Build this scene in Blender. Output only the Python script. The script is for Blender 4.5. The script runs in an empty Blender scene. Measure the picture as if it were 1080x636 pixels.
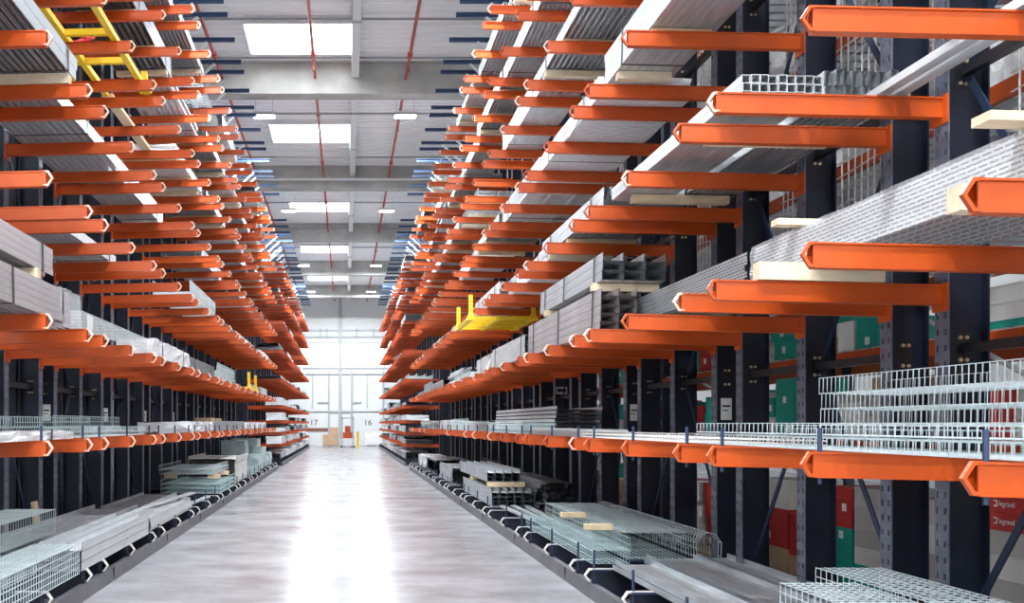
import bpy, math, random
from mathutils import Matrix, Vector, Euler

random.seed(7)
sc = bpy.context.scene
COL = sc.collection
R = math.radians

# ------------------------------------------------------------------ camera
H = 1.65
cd = bpy.data.cameras.new('camera')
cam = bpy.data.objects.new('camera', cd)
COL.objects.link(cam)
cam.location = (0, 0, H)
cam.rotation_euler = (R(90), 0, 0)
cd.sensor_fit = 'HORIZONTAL'
cd.sensor_width = 36.0
cd.lens = 36.0 * 1000.0 / 1080.0
cd.shift_x = (540 - 364) / 1080.0
cd.shift_y = (447 - 318) / 1080.0
cd.clip_start = 0.05
cd.clip_end = 300
sc.camera = cam

# ------------------------------------------------------------------ light and exposure
SKYLIGHT = 24.0          # daylight coming through the roof lights
REAR_FILL = 8.0             # frontal fill from the glowing panes added behind the camera
HIGH_BAY = 1350.0         # watts of each high-bay lamp
w = bpy.data.worlds.new('world')
sc.world = w
w.use_nodes = True
w.node_tree.nodes['Background'].inputs[0].default_value = (0.80, 0.88, 1.0, 1)
w.node_tree.nodes['Background'].inputs[1].default_value = 0.3
sc.view_settings.view_transform = 'Standard'
sc.view_settings.look = 'None'
sc.view_settings.gamma = 1.0
sc.view_settings.use_curve_mapping = False
sc.view_settings.exposure = -0.72

# ------------------------------------------------------------------ layout numbers (metres)
XT_R, XT_L = 2.32, 2.45           # arm tips
ARM = 1.42                        # arm length
TILT = 0.0225                     # arms rise slightly to the tip
BAY0, BAYP, UPS = 0.44, 3.06, 1.224
LEV = {2: 1.51, 3: 2.55, 4: 3.72, 5: 4.87, 6: 6.02, 7: 7.17, 8: 8.32}
FARLEV = [0.86, 1.33, 1.80, 2.40, 3.45, 4.60, 5.75, 6.90, 8.05]
TOPZ = 9.85
ORD = ['', 'first', 'second', 'third', 'fourth', 'fifth', 'sixth', 'seventh', 'eighth', 'ninth', 'tenth',
       'eleventh', 'twelfth', 'thirteenth', 'fourteenth', 'fifteenth', 'sixteenth', 'seventeenth', 'eighteenth',
       'nineteenth', 'twentieth', 'twenty-first']

# ------------------------------------------------------------------ materials
MATS = {}


def mat(name, col, rough=0.5, metal=0.0, var=0.0, scale=8.0, bump=0.0, stretch=(1, 1, 1), spec=0.5, emit=None):
    m = bpy.data.materials.new(name)
    m.use_nodes = True
    nt = m.node_tree
    b = nt.nodes['Principled BSDF']
    b.inputs['Base Color'].default_value = (*col, 1)
    b.inputs['Roughness'].default_value = rough
    b.inputs['Metallic'].default_value = metal
    b.inputs['Specular IOR Level'].default_value = spec
    if emit:
        b.inputs['Emission Color'].default_value = (*emit[0], 1)
        b.inputs['Emission Strength'].default_value = emit[1]
    if var or bump:
        tc = nt.nodes.new('ShaderNodeTexCoord')
        mp = nt.nodes.new('ShaderNodeMapping')
        mp.inputs['Scale'].default_value = stretch
        nt.links.new(tc.outputs['Object'], mp.inputs[0])
        nz = nt.nodes.new('ShaderNodeTexNoise')
        nz.inputs['Scale'].default_value = scale
        nz.inputs['Detail'].default_value = 4
        nt.links.new(mp.outputs[0], nz.inputs['Vector'])
        if var:
            mr = nt.nodes.new('ShaderNodeMapRange')
            mr.inputs['From Min'].default_value = 0.3
            mr.inputs['From Max'].default_value = 0.7
            mr.inputs['To Min'].default_value = 1 - var
            mr.inputs['To Max'].default_value = 1 + var
            nt.links.new(nz.outputs[0], mr.inputs[0])
            mx = nt.nodes.new('ShaderNodeVectorMath')
            mx.operation = 'SCALE'
            mx.inputs[0].default_value = col
            nt.links.new(mr.outputs[0], mx.inputs['Scale'])
            nt.links.new(mx.outputs[0], b.inputs['Base Color'])
        if bump:
            bp = nt.nodes.new('ShaderNodeBump')
            bp.inputs['Strength'].default_value = bump
            bp.inputs['Distance'].default_value = 0.02
            nt.links.new(nz.outputs[0], bp.inputs['Height'])
            nt.links.new(bp.outputs[0], b.inputs['Normal'])
    MATS[name] = m
    return m


def perforated(name, col, dark, rough, metal, sx, sy):
    """sheet steel with rows of punched slots (too small to model one by one)"""
    m = mat(name, col, rough, metal)
    nt = m.node_tree
    b = nt.nodes['Principled BSDF']
    tc = nt.nodes.new('ShaderNodeTexCoord')
    sp = nt.nodes.new('ShaderNodeSeparateXYZ')
    nt.links.new(tc.outputs['Object'], sp.inputs[0])
    ad = nt.nodes.new('ShaderNodeMath')
    ad.operation = 'ADD'
    nt.links.new(sp.outputs[0], ad.inputs[0])
    nt.links.new(sp.outputs[2], ad.inputs[1])
    cb = nt.nodes.new('ShaderNodeCombineXYZ')
    nt.links.new(sp.outputs[1], cb.inputs[0])
    nt.links.new(ad.outputs[0], cb.inputs[1])
    br = nt.nodes.new('ShaderNodeTexBrick')
    br.inputs['Color1'].default_value = (*dark, 1)
    br.inputs['Color2'].default_value = (*dark, 1)
    br.inputs['Mortar'].default_value = (*col, 1)
    br.inputs['Scale'].default_value = 1.0
    br.inputs['Brick Width'].default_value = sx
    br.inputs['Row Height'].default_value = sy
    br.inputs['Mortar Size'].default_value = sy * 0.33
    nt.links.new(cb.outputs[0], br.inputs['Vector'])
    nt.links.new(br.outputs[0], b.inputs['Base Color'])
    return m


mat('orange', (0.54, 0.078, 0.007), 0.38, 0, 0.12, 3.0)
mat('orange_far', (0.52, 0.068, 0.009), 0.45, 0, 0.15, 2.0)
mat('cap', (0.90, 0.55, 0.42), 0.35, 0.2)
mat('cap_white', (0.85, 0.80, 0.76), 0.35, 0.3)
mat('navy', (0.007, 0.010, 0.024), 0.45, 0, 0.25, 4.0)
mat('flange_lit', (0.15, 0.165, 0.215), 0.40, 0.3, 0.25, 9.0)  # paler than the web: aisle light on the front face put into colour
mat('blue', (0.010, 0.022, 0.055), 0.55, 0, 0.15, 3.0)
mat('canopy_blue', (0.018, 0.050, 0.125), 0.55, 0, 0.15, 3.0)
mat('pin_blue', (0.02, 0.04, 0.09), 0.4)
mat('black_steel', (0.012, 0.012, 0.016), 0.4)
mat('bolt', (0.75, 0.62, 0.42), 0.3, 0.9)
mat('galv', (0.62, 0.65, 0.68), 0.42, 0.75, 0.18, 6.0, 0, (3, 0.4, 3))
mat('galv_light', (0.76, 0.78, 0.80), 0.38, 0.55, 0.10, 6.0, 0, (3, 0.4, 3))
mat('galv_dark', (0.30, 0.32, 0.35), 0.42, 0.7, 0.25, 5.0, 0, (3, 0.5, 3))
mat('mauve_steel', (0.55, 0.51, 0.52), 0.42, 0.5, 0.15, 6.0, 0, (3, 0.4, 3))
mat('wire', (0.68, 0.77, 0.79), 0.35, 0.3, 0.10, 5.0)
mat('wire_green', (0.53, 0.68, 0.69), 0.35, 0.3, 0.12, 5.0)
mat('wire_dark', (0.22, 0.24, 0.24), 0.4, 0.5)
perforated('perf', (0.62, 0.65, 0.68), (0.06, 0.07, 0.09), 0.4, 0.6, 0.06, 0.024)
perforated('perf_light', (0.80, 0.82, 0.84), (0.22, 0.23, 0.25), 0.4, 0.4, 0.075, 0.023)
mat('strap', (0.02, 0.02, 0.025), 0.4)
mat('wood', (0.74, 0.58, 0.38), 0.7, 0, 0.18, 5.0, 0, (1, 6, 6))
mat('wood_pale', (0.78, 0.64, 0.45), 0.7, 0, 0.12, 5.0, 0, (1, 6, 6))
mat('carton', (0.55, 0.38, 0.24), 0.75, 0, 0.08, 3.0)
mat('carton_white', (0.78, 0.77, 0.74), 0.7, 0, 0.06, 3.0)
mat('carton_grey', (0.52, 0.50, 0.48), 0.7, 0, 0.06, 3.0)
mat('carton_green', (0.010, 0.36, 0.27), 0.5, 0, 0.08, 3.0)
mat('carton_red', (0.52, 0.030, 0.025), 0.5, 0, 0.08, 3.0)
mat('label_paper', (0.88, 0.88, 0.86), 0.6)
mat('print', (0.03, 0.03, 0.035), 0.6)
mat('film', (0.83, 0.84, 0.86), 0.18, 0, 0.06, 14.0, 0.9, (1, 1, 1), 0.8)
cf = mat('clear_film', (0.92, 0.93, 0.95), 0.12, 0, 0, 16.0, 0.8, (1, 1, 1), 0.9)
cf.node_tree.nodes['Principled BSDF'].inputs['Alpha'].default_value = 0.28
mat('film_green', (0.48, 0.60, 0.60), 0.22, 0, 0.12, 7.0, 0.5, (1, 1, 1), 0.7)
mat('yellow', (0.90, 0.58, 0.010), 0.4, 0, 0.08, 4.0)
mat('red_strap', (0.70, 0.02, 0.04), 0.5)
mat('concrete_beam', (0.42, 0.41, 0.39), 0.8, 0, 0.22, 1.2, 0.1)
mat('joist', (0.72, 0.72, 0.72), 0.6)
mat('deck', (0.94, 0.94, 0.94), 0.45, 0.0)
mat('pipe_red', (0.40, 0.045, 0.035), 0.45)
mat('conduit', (0.30, 0.31, 0.32), 0.5, 0.4)
mat('wall_white', (0.72, 0.73, 0.73), 0.6)
mat('steel_grey', (0.42, 0.44, 0.46), 0.5, 0.2)
mat('kerb', (0.15, 0.145, 0.16), 0.5, 0.2, 0.15, 3.0)
mat('rack_base_floor', (0.09, 0.085, 0.085), 0.8)
mat('yellow_line', (0.80, 0.52, 0.12), 0.4)
mat('brown', (0.22, 0.10, 0.07), 0.6)
mat('net', (0.95, 0.94, 0.90), 0.5)
mat('rubber', (0.02, 0.02, 0.02), 0.7)
mat('lamp_body', (0.75, 0.75, 0.76), 0.5)
mat('lamp_glow', (1, 1, 1), 0.5, emit=((1.0, 0.97, 0.92), 14.0))
mat('skylight_glow', (1, 1, 1), 0.5, emit=((0.90, 0.96, 1.0), SKYLIGHT))
mat('gable_glow', (1, 1, 1), 0.5, emit=((0.98, 0.99, 1.0), 3.5))
mat('rear_fill_glow', (1, 1, 1), 0.5, emit=((0.92, 0.97, 1.0), REAR_FILL))

# floor: sealed concrete, worn and blotchy, soft mirror
fm = mat('floor', (0.50, 0.49, 0.50), 0.2, spec=0.13)
nt = fm.node_tree
b = nt.nodes['Principled BSDF']
tc = nt.nodes.new('ShaderNodeTexCoord')
mp = nt.nodes.new('ShaderNodeMapping')
mp.inputs['Scale'].default_value = (0.7, 0.9, 1)
nt.links.new(tc.outputs['Object'], mp.inputs[0])
n1 = nt.nodes.new('ShaderNodeTexNoise')
n1.inputs['Scale'].default_value = 1.3
n1.inputs['Detail'].default_value = 7
n1.inputs['Roughness'].default_value = 0.62
nt.links.new(mp.outputs[0], n1.inputs['Vector'])
cr = nt.nodes.new('ShaderNodeValToRGB')
cr.color_ramp.elements[0].position = 0.30
cr.color_ramp.elements[0].color = (0.185, 0.175, 0.185, 1)
cr.color_ramp.elements[1].position = 0.70
cr.color_ramp.elements[1].color = (0.36, 0.362, 0.385, 1)
nt.links.new(n1.outputs[0], cr.inputs[0])
nt.links.new(cr.outputs[0], b.inputs['Base Color'])
mr = nt.nodes.new('ShaderNodeMapRange')
mr.inputs['To Min'].default_value = 0.17
mr.inputs['To Max'].default_value = 0.27
nt.links.new(n1.outputs[0], mr.inputs[0])
nt.links.new(mr.outputs[0], b.inputs['Roughness'])


# ------------------------------------------------------------------ mesh building
class MB:
    def __init__(self):
        self.v, self.f, self.m, self.mats = [], [], [], []

    def mi(self, name):
        if name not in self.mats:
            self.mats.append(name)
        return self.mats.index(name)

    def add(self, vs, fs, m):
        o = len(self.v)
        k = self.mi(m)
        self.v += [tuple(p) for p in vs]
        self.f += [tuple(i + o for i in f) for f in fs]
        self.m += [k] * len(fs)
        return self

    def box(self, x0, x1, y0, y1, z0, z1, m, rz=0.0):
        c = [(x0, y0, z0), (x1, y0, z0), (x1, y1, z0), (x0, y1, z0), (x0, y0, z1), (x1, y0, z1), (x1, y1, z1), (x0, y1, z1)]
        return self.add(c, [(0, 3, 2, 1), (4, 5, 6, 7), (0, 1, 5, 4), (1, 2, 6, 5), (2, 3, 7, 6), (3, 0, 4, 7)], m)

    def bar(self, a, b_, wx, wz, m):
        """rectangular bar from a to b_"""
        a, b_ = Vector(a), Vector(b_)
        d = (b_ - a).normalized()
        up = Vector((0, 0, 1)) if abs(d.z) < 0.9 else Vector((0, 1, 0))
        s = d.cross(up).normalized() * wx / 2
        t = s.cross(d).normalized() * wz / 2
        c = [a - s - t, a + s - t, b_ + s - t, b_ - s - t, a - s + t, a + s + t, b_ + s + t, b_ - s + t]
        return self.add(c, [(0, 3, 2, 1), (4, 5, 6, 7), (0, 1, 5, 4), (1, 2, 6, 5), (2, 3, 7, 6), (3, 0, 4, 7)], m)

    def tube(self, pts, r, n, m, caps=True):
        pts = [Vector(p) for p in pts]
        vs, fs = [], []
        for i, p in enumerate(pts):
            d = (pts[min(i + 1, len(pts) - 1)] - pts[max(i - 1, 0)]).normalized()
            up = Vector((0, 0, 1)) if abs(d.z) < 0.9 else Vector((0, 1, 0))
            s = d.cross(up).normalized()
            t = s.cross(d).normalized()
            for k in range(n):
                a = 2 * math.pi * (k + 0.5) / n
                vs.append(p + s * math.cos(a) * r + t * math.sin(a) * r)
        for i in range(len(pts) - 1):
            for k in range(n):
                fs.append((i * n + k, i * n + (k + 1) % n, (i + 1) * n + (k + 1) % n, (i + 1) * n + k))
        if caps:
            fs.append(tuple(range(n)))
            fs.append(tuple(reversed([(len(pts) - 1) * n + k for k in range(n)])))
        return self.add(vs, fs, m)

    def prism_y(self, prof, y0, y1, m):
        """closed xz profile extruded along y"""
        n = len(prof)
        vs = [(x, y0, z) for x, z in prof] + [(x, y1, z) for x, z in prof]
        fs = [(i, (i + 1) % n, n + (i + 1) % n, n + i) for i in range(n)]
        fs += [tuple(reversed(range(n))), tuple(range(n, 2 * n))]
        return self.add(vs, fs, m)

    def prism_x(self, prof, x0, x1, m, slope=0.0):
        """closed yz profile extruded along x; z shifted by slope*x"""
        n = len(prof)
        vs = [(x0, y, z + slope * x0) for y, z in prof] + [(x1, y, z + slope * x1) for y, z in prof]
        fs = [(i, (i + 1) % n, n + (i + 1) % n, n + i) for i in range(n)]
        fs += [tuple(reversed(range(n))), tuple(range(n, 2 * n))]
        return self.add(vs, fs, m)

    def mesh(self, name, mirror=False, smooth=False):
        me = bpy.data.meshes.new(name)
        v, f = self.v, self.f
        if mirror:
            v = [(-x, y, z) for x, y, z in v]
            f = [tuple(reversed(q)) for q in f]
        me.from_pydata(v, [], f)
        for n in self.mats:
            me.materials.append(MATS[n])
        me.polygons.foreach_set('material_index', self.m)
        if smooth:
            me.polygons.foreach_set('use_smooth', [True] * len(f))
        me.update()
        return me


def obj(name, me, parent=None, loc=(0, 0, 0), rot=(0, 0, 0), label=None, kind=None):
    o = bpy.data.objects.new(name, me)
    COL.objects.link(o)
    o.location = loc
    o.rotation_euler = rot
    if parent is not None:
        o.parent = parent
    if label:
        o['label'] = label
    if kind:
        o['kind'] = kind
    return o


def tag(o, label, cat, group=None):
    o['label'] = label
    o['category'] = cat
    if group:
        o['group'] = group
    return o


def thing(name, label, cat, loc=(0, 0, 0), rot=(0, 0, 0), group=None):
    o = bpy.data.objects.new(name, None)
    o.empty_display_size = 0.2
    COL.objects.link(o)
    o.location = loc
    o.rotation_euler = rot
    return tag(o, label, cat, group)


def struct(name, mb, parent=None, loc=(0, 0, 0)):
    o = obj(name, mb.mesh(name), parent, loc)
    o['kind'] = 'structure'
    return o


# ------------------------------------------------------------------ the hall
Y0, Y1 = -11.0, 72.0          # rear and far wall
XW = 15.0
ZB, ZR = 10.55, 11.40         # beam underside, roof deck
BEAMS = [5.05, 15.3, 25.55, 35.8, 46.05, 56.7, 66.6]

m = MB()
m.box(-XW, XW, Y0, Y1, -0.2, 0, 'floor')
floor = struct('floor', m)

# painted centre dashes
mm = MB().box(-0.055, 0.055, 0, 1.5, 0, 0.0015, 'yellow_line').mesh('lane_dash')
for y in (5.6, 10.7, 17.3, 24.0, 31.0):
    obj('lane_dash', mm, floor, (-0.075, y, 0))
# saw-cut joints in the slab
mm = MB().box(-2.3, 2.3, -0.004, 0.004, 0, 0.0008, 'kerb').mesh('slab_joint')
for y in (8.0, 14.2, 20.4, 26.6, 32.8, 39.0, 45.2, 51.4, 57.6):
    obj('slab_joint', mm, floor, (0, y, 0))

# roof deck: trapezoidal ribs running across the aisle, with holes left for the roof lights
SKY = [(-2.45, 0.16, 0.0, 2.0), (-2.45, 0.16, 10.4, 12.4), (-2.45, 0.16, 22.9, 24.75), (-2.45, 0.16, 30.6, 32.55), (-2.45, 0.16, 41.2, 43.1),
       (-2.45, 0.16, 51.6, 53.5), (-2.45, 0.16, 61.8, 63.8)]
for yy in (0.4, 10.6, 20.8, 31.0, 41.4, 52.0):
    SKY += [(-10.6, -8.0, yy, yy + 1.9), (8.0, 10.6, yy, yy + 1.9)]
m = MB()
y = Y0
pitch = 0.30
while y < Y1:
    segs = [(-XW, XW)]
    for (a, b_, c, d) in SKY:
        if y + pitch > c and y < d:
            ns = []
            for s in segs:
                if b_ <= s[0] or a >= s[1]:
                    ns.append(s)
                else:
                    if a > s[0]:
                        ns.append((s[0], a))
                    if b_ < s[1]:
                        ns.append((b_, s[1]))
            segs = ns
    for s in segs:
        pr = [(y, 0.0), (y + 0.13, 0.0), (y + 0.16, 0.06), (y + 0.27, 0.06), (y + 0.30, 0.0), (y + 0.30, 0.09), (y, 0.09)]
        m.prism_x([(p[0], p[1] + ZR) for p in pr], s[0], s[1], 'deck')
    y += pitch
struct('ceiling', m)

for i, (a, b_, c, d) in enumerate(SKY):
    e = thing('roof_light', 'x', 'skylight', ((a + b_) / 2, (c + d) / 2, ZR))
    e['kind'] = 'structure'
    side = 'over the aisle' if a > -3 and b_ < 3 else ('over the left racks' if a < 0 else 'over the right racks')
    n = sum(1 for q in SKY[:i + 1] if (q[0] < 0 and q[1] < 3 and a < 0 and q[0] == a) or (q[0] == a))
    e['label'] = 'white glowing roof light %s, %s one from the camera end' % (side, ORD[n])
    hx, hy = (b_ - a) / 2, (d - c) / 2
    k = MB()
    k.box(-hx, hx, -hy - 0.04, -hy, -0.10, 0.35, 'deck')
    k.box(-hx, hx, hy, hy + 0.04, -0.10, 0.35, 'deck')
    k.box(-hx - 0.04, -hx, -hy - 0.04, hy + 0.04, -0.10, 0.35, 'deck')
    k.box(hx, hx + 0.04, -hy - 0.04, hy + 0.04, -0.10, 0.35, 'deck')
    obj('kerb_frame', k.mesh('kerb_frame'), e)
    g = MB().box(-hx / 2, hx / 2, -hy, hy, 0.24, 0.27, 'skylight_glow').mesh('pane')
    for sx in (-1, 1):
        obj('pane', g, e, (sx * hx / 2, 0, 0))
    obj('glazing_bar', MB().box(-0.02, 0.02, -hy, hy, 0.20, 0.24, 'joist').mesh('glazing_bar'), e)

# concrete beams across the hall, joist along the aisle
mm = MB().box(-XW, XW, 0, 0.5, ZB, ZR, 'concrete_beam').mesh('roof_beam')
jm = {}
for i, y in enumerate(BEAMS):
    o = obj('trim_%d' % (i + 1), mm, None, (0, y, 0))
    o['kind'] = 'structure'
prev = Y0
for i, y in enumerate(BEAMS + [Y1]):
    m = MB()
    m.box(0.17, 0.37, prev, y, ZR - 0.42, ZR, 'joist')
    m.box(0.15, 0.39, prev + (y - prev) * 0.63, prev + (y - prev) * 0.63 + 0.08, ZR - 0.45, ZR, 'steel_grey')
    o = struct('trim_%d' % (20 + i), m)
    prev = y + 0.5

# sprinkler pipes
for i, (x, z, lab) in enumerate([(-3.30, 10.95, 'red sprinkler pipe above the left racks'),
                                 (-0.81, 10.98, 'red sprinkler pipe above the aisle, left of the joist'),
                                 (1.64, 10.95, 'red sprinkler pipe above the aisle, right of the joist')]):
    e = thing('sprinkler_pipe', lab, 'pipe', (x, 0, z))
    obj('pipe_run', MB().tube([(0, Y0 + 0.1, 0), (0, Y1 - 0.1, 0)], 0.042, 8, 'pipe_red').mesh('pipe_run', smooth=True), e)
    cm = MB().tube([(0, -0.09, 0), (0, 0.09, 0)], 0.068, 8, 'pipe_red').mesh('coupling')
    hm = MB().tube([(0, 0, 0), (0, 0, -0.12)], 0.02, 6, 'pipe_red').tube([(0, 0, -0.12), (0, 0, -0.13)], 0.05, 8, 'pipe_red').mesh('sprinkler_head')
    for y in (8.3, 14.0, 23.9, 28.6, 33.8, 40.0, 44.5, 51, 55, 61):
        obj('coupling', cm, e, (0, y, 0))
    for y in (12, 18, 24.6, 29.5, 34.6, 39, 44, 50):
        obj('sprinkler_head', hm, e, (0, y, -0.04))
# conduits across under the deck
for i, (y, z, lab) in enumerate([(22.6, 11.3, 'thin grey conduit across the roof in front of the third roof light'), (25.0, 11.3, 'thin grey conduit across the roof just before the pale concrete beam'),
                                 (27.2, 10.55, 'thin dark cable run hung below the roof behind the pale beam'),
                                 (33.6, 11.1, 'thin grey conduit across the roof before the second grey beam'), (35.55, 10.82, 'pale round pipe running along the second grey beam'),
                                 (40.9, 11.2, 'thin grey conduit across the roof beside the middle roof light'), (45.8, 11.1, 'thin grey conduit in front of the third grey beam'),
                                 (51.3, 11.2, 'thin grey conduit across the roof towards the far end'), (60.0, 11.1, 'thin grey conduit nearest the far wall')]):
    tag(obj('conduit', MB().tube([(-XW + 0.2, 0, 0), (XW - 0.2, 0, 0)], 0.03 if i != 4 else 0.05, 6, 'conduit' if i != 4 else 'lamp_body').mesh('conduit'), None, (0, y, z)), lab, 'conduit')


# high-bay lamps
def lamp(x, y, lab):
    e = thing('high_bay_lamp', lab, 'lamp', (x, y, 10.74), group='high-bay lamps over the aisle')
    obj('housing', MB().box(-0.34, 0.34, -0.17, 0.17, 0.02, 0.12, 'lamp_body').mesh('housing'), e)
    obj('diffuser', MB().box(-0.31, 0.31, -0.14, 0.14, 0.0, 0.02, 'lamp_glow').mesh('diffuser'), e)
    r = MB()
    for sx in (-0.25, 0.25):
        r.tube([(sx, 0, 0.12), (sx, 0, 0.67)], 0.006, 4, 'conduit')
    obj('suspension', r.mesh('suspension'), e)
    ld = bpy.data.lights.new('lamp_light', 'AREA')
    ld.shape = 'RECTANGLE'
    ld.size, ld.size_y = 0.6, 0.27
    ld.energy = HIGH_BAY
    ld.color = (0.90, 0.96, 1.0)
    lo = bpy.data.objects.new('lamp_light', ld)
    COL.objects.link(lo)
    lo.parent = e
    lo.location = (0, 0, -0.012)


for i, y in enumerate((-10.0, 2.0, 14.8, 28.1, 40.6, 54.7, 65.5)):
    lamp(-2.40, y, 'white LED high-bay lamp left of the joist, %s from the camera end' % ORD[i + 1])
    lamp(1.78, y, 'white LED high-bay lamp right of the joist, %s from the camera end' % ORD[i + 1])

# walls
for nm, x0, x1 in (('wall_left', -XW - 0.2, -XW), ('wall_right', XW, XW + 0.2)):
    struct(nm, MB().box(x0, x1, Y0, Y1, -0.2, ZR + 0.5, 'wall_white'))
m = MB()
m.box(-XW, XW, Y0 - 0.2, Y0, -0.2, 3.2, 'wall_white')
m.box(-XW, XW, Y0 - 0.2, Y0, 9.4, ZR + 0.5, 'wall_white')
for s in (-1, 1):
    m.box(min(s * 9, s * XW), max(s * 9, s * XW), Y0 - 0.2, Y0, 3.2, 9.4, 'wall_white')
struct('wall_rear', m)
e = thing('fill_window', 'tall glowing fill window added in the wall behind the camera', 'window', (0, Y0 - 0.1, 3.2))  # added out of view, its panes light the arms from the front
e['kind'] = 'structure'
pm = MB().box(-1.46, 1.46, -0.02, 0.02, 0.03, 6.17, 'rear_fill_glow').mesh('pane')
for i in range(6):
    obj('pane', pm, e, (-7.5 + 3 * i, 0, 0))
bm_ = MB()
for i in range(7):
    bm_.box(-9.04 + 3 * i, -8.96 + 3 * i, -0.05, 0.05, 0, 6.2, 'steel_grey')
obj('window_frame', bm_.mesh('window_frame'), e)

# far wall: white sheeting below and above a glazed band, steel posts, dock numbers
wz0, wz1 = 5.95, 7.75
m = MB()
m.box(-XW, XW, Y1, Y1 + 0.2, -0.2, wz0, 'wall_white')
m.box(-XW, XW, Y1, Y1 + 0.2, wz1, ZR + 0.5, 'wall_white')
fw = struct('wall_far', m)
e = thing('window_1', 'long glowing window band high in the far wall', 'window', (0, Y1, wz0))
e['kind'] = 'structure'
pm = MB().box(-1.45, 1.45, 0.08, 0.12, 0.0, wz1 - wz0, 'gable_glow').mesh('pane')
for i in range(10):
    obj('pane', pm, e, (-13.5 + 3 * i, 0, 0))
k = MB()
for i in range(11):
    k.box(-15.04 + 3 * i, -14.96 + 3 * i, 0.02, 0.1, 0, wz1 - wz0, 'lamp_body')
k.box(-XW, XW, -0.06, 0.1, -0.12, 0, 'steel_grey')
k.box(-XW, XW, -0.06, 0.1, wz1 - wz0, wz1 - wz0 + 0.1, 'steel_grey')
obj('window_frame', k.mesh('window_frame'), e)


def wpx(px):
    return (px - 364) / 1000 * Y1


def wpz(py):
    return H + (447 - py) / 1000 * Y1


for px, y0, y1, wd in ((358.8, 472, 300, 0.22), (347, 472, 392, 0.10), (371, 472, 392, 0.14), (330, 430, 395, 0.05), (387, 430, 395, 0.05), (404, 472, 392, 0.10)):
    obj('wall_post', MB().box(-wd / 2, wd / 2, -0.12, 0, 0, (y0 - y1) / 1000 * Y1, 'steel_grey').mesh('wall_post'), fw, (wpx(px), Y1, wpz(y0)))
for py, x0, x1, th in ((395, 322, 404, 0.06), (435, 347, 371, 0.14), (425, 335, 347, 0.10), (425, 371, 381, 0.10), (349, 300, 420, 0.10), (356, 300, 420, 0.12), (434, 322, 347, 0.04), (434, 371, 404, 0.04)):
    obj('wall_rail', MB().box(wpx(x0), wpx(x1), -0.1, 0, 0, th, 'steel_grey').mesh('wall_rail'), fw, (0, Y1, wpz(py)))
for px in (338, 345, 376, 394):
    obj('rail_post', MB().box(-0.03, 0.03, -0.1, 0, 0, 0.7, 'steel_grey').mesh('rail_post'), fw, (wpx(px), Y1, wpz(356)))
obj('protection_band', MB().box(wpx(322), wpx(346), -0.05, 0, 0, 0.26, 'brown').mesh('protection_band'), fw, (0, Y1, wpz(455)))


def text(s, size, parent, loc, rot, m_, name='lettering', extr=0.002):
    cu = bpy.data.curves.new(name, 'FONT')
    cu.body = s
    cu.size = size
    cu.extrude = extr
    cu.align_x = 'CENTER'
    cu.align_y = 'CENTER'
    cu.materials.append(MATS[m_])
    tmp = bpy.data.objects.new(name, cu)
    COL.objects.link(tmp)
    bpy.context.view_layer.update()
    me = bpy.data.meshes.new_from_object(tmp.evaluated_get(bpy.context.evaluated_depsgraph_get()))
    bpy.data.objects.remove(tmp)
    return obj(name, me, parent, loc, rot)


text('17', 0.62, fw, (wpx(331), Y1 - 0.01, wpz(446)), (R(90), 0, 0), 'print')
text('16', 0.62, fw, (wpx(388), Y1 - 0.01, wpz(446)), (R(90), 0, 0), 'print')

# kerbs: steel guide rails along both racks (near run, gap at the cross aisle, far run)
kn = 0
for s, x in ((1, 2.31), (-1, 2.43)):
    for (a, b_) in ((1.0, 34.2), (37.4, 65.6)):
        m = MB()
        m.prism_y([(s * x, 0), (s * (x + 0.09), 0), (s * (x + 0.09), 0.13), (s * (x + 0.02), 0.135)] if s > 0 else
                  [(s * (x + 0.09), 0), (s * x, 0), (s * (x + 0.02), 0.135), (s * (x + 0.09), 0.13)], a, b_, 'kerb')
        kn += 1
        o = struct('trim_%d' % (40 + kn), m)
        mj = MB().box(-0.006, 0.006, -0.004, 0.004, 0, 0.138, 'black_steel').mesh('rail_joint')
        yy = a + 3
        while yy < min(b_, 22):
            obj('rail_joint', mj, o, (s * (x + 0.008), yy, 0))
            yy += 3.0


# ------------------------------------------------------------------ cantilever racks
def arm_mesh(side, simple, col='orange', length=ARM, depth=0.120):
    m = MB()
    k = -TILT
    wid = 0.026
    # x = -length (tip) .. 0 (upright); z = 0 at tip top
    def pz(prof):
        return [(y, z - TILT * length) for y, z in prof]
    d = depth
    if not simple:
        m.prism_x(pz([(-wid, -d), (-wid + 0.008, -d), (-wid + 0.008, 0), (-wid, 0)]), -length, 0, col, k)          # web to the camera
        m.prism_x(pz([(-wid - 0.012, 0), (-wid - 0.012, -0.009), (wid, -0.009), (wid, 0)]), -length, 0, col, k)     # top flange
        m.prism_x(pz([(-wid - 0.012, -d), (-wid - 0.012, -d - 0.007), (wid, -d - 0.007), (wid, -d)]), -length, 0, col, k)
        m.prism_x(pz([(wid - 0.006, -d), (wid, -d), (wid + 0.02, -d / 2), (wid, 0), (wid - 0.006, 0), (wid + 0.014, -d / 2)]), -length, 0, col, k)
    else:
        m.prism_x(pz([(-wid, -d), (wid, -d), (wid + 0.015, -d / 2), (wid, 0), (-wid - 0.015, 0), (-wid - 0.015, -0.012), (-wid, -0.012)]), -length, 0, col, k)
        m.box(-0.012, 0.0, -0.07, 0.07, -d - 0.05, 0.01, col)
    return m.mesh('arm', side < 0)


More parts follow.
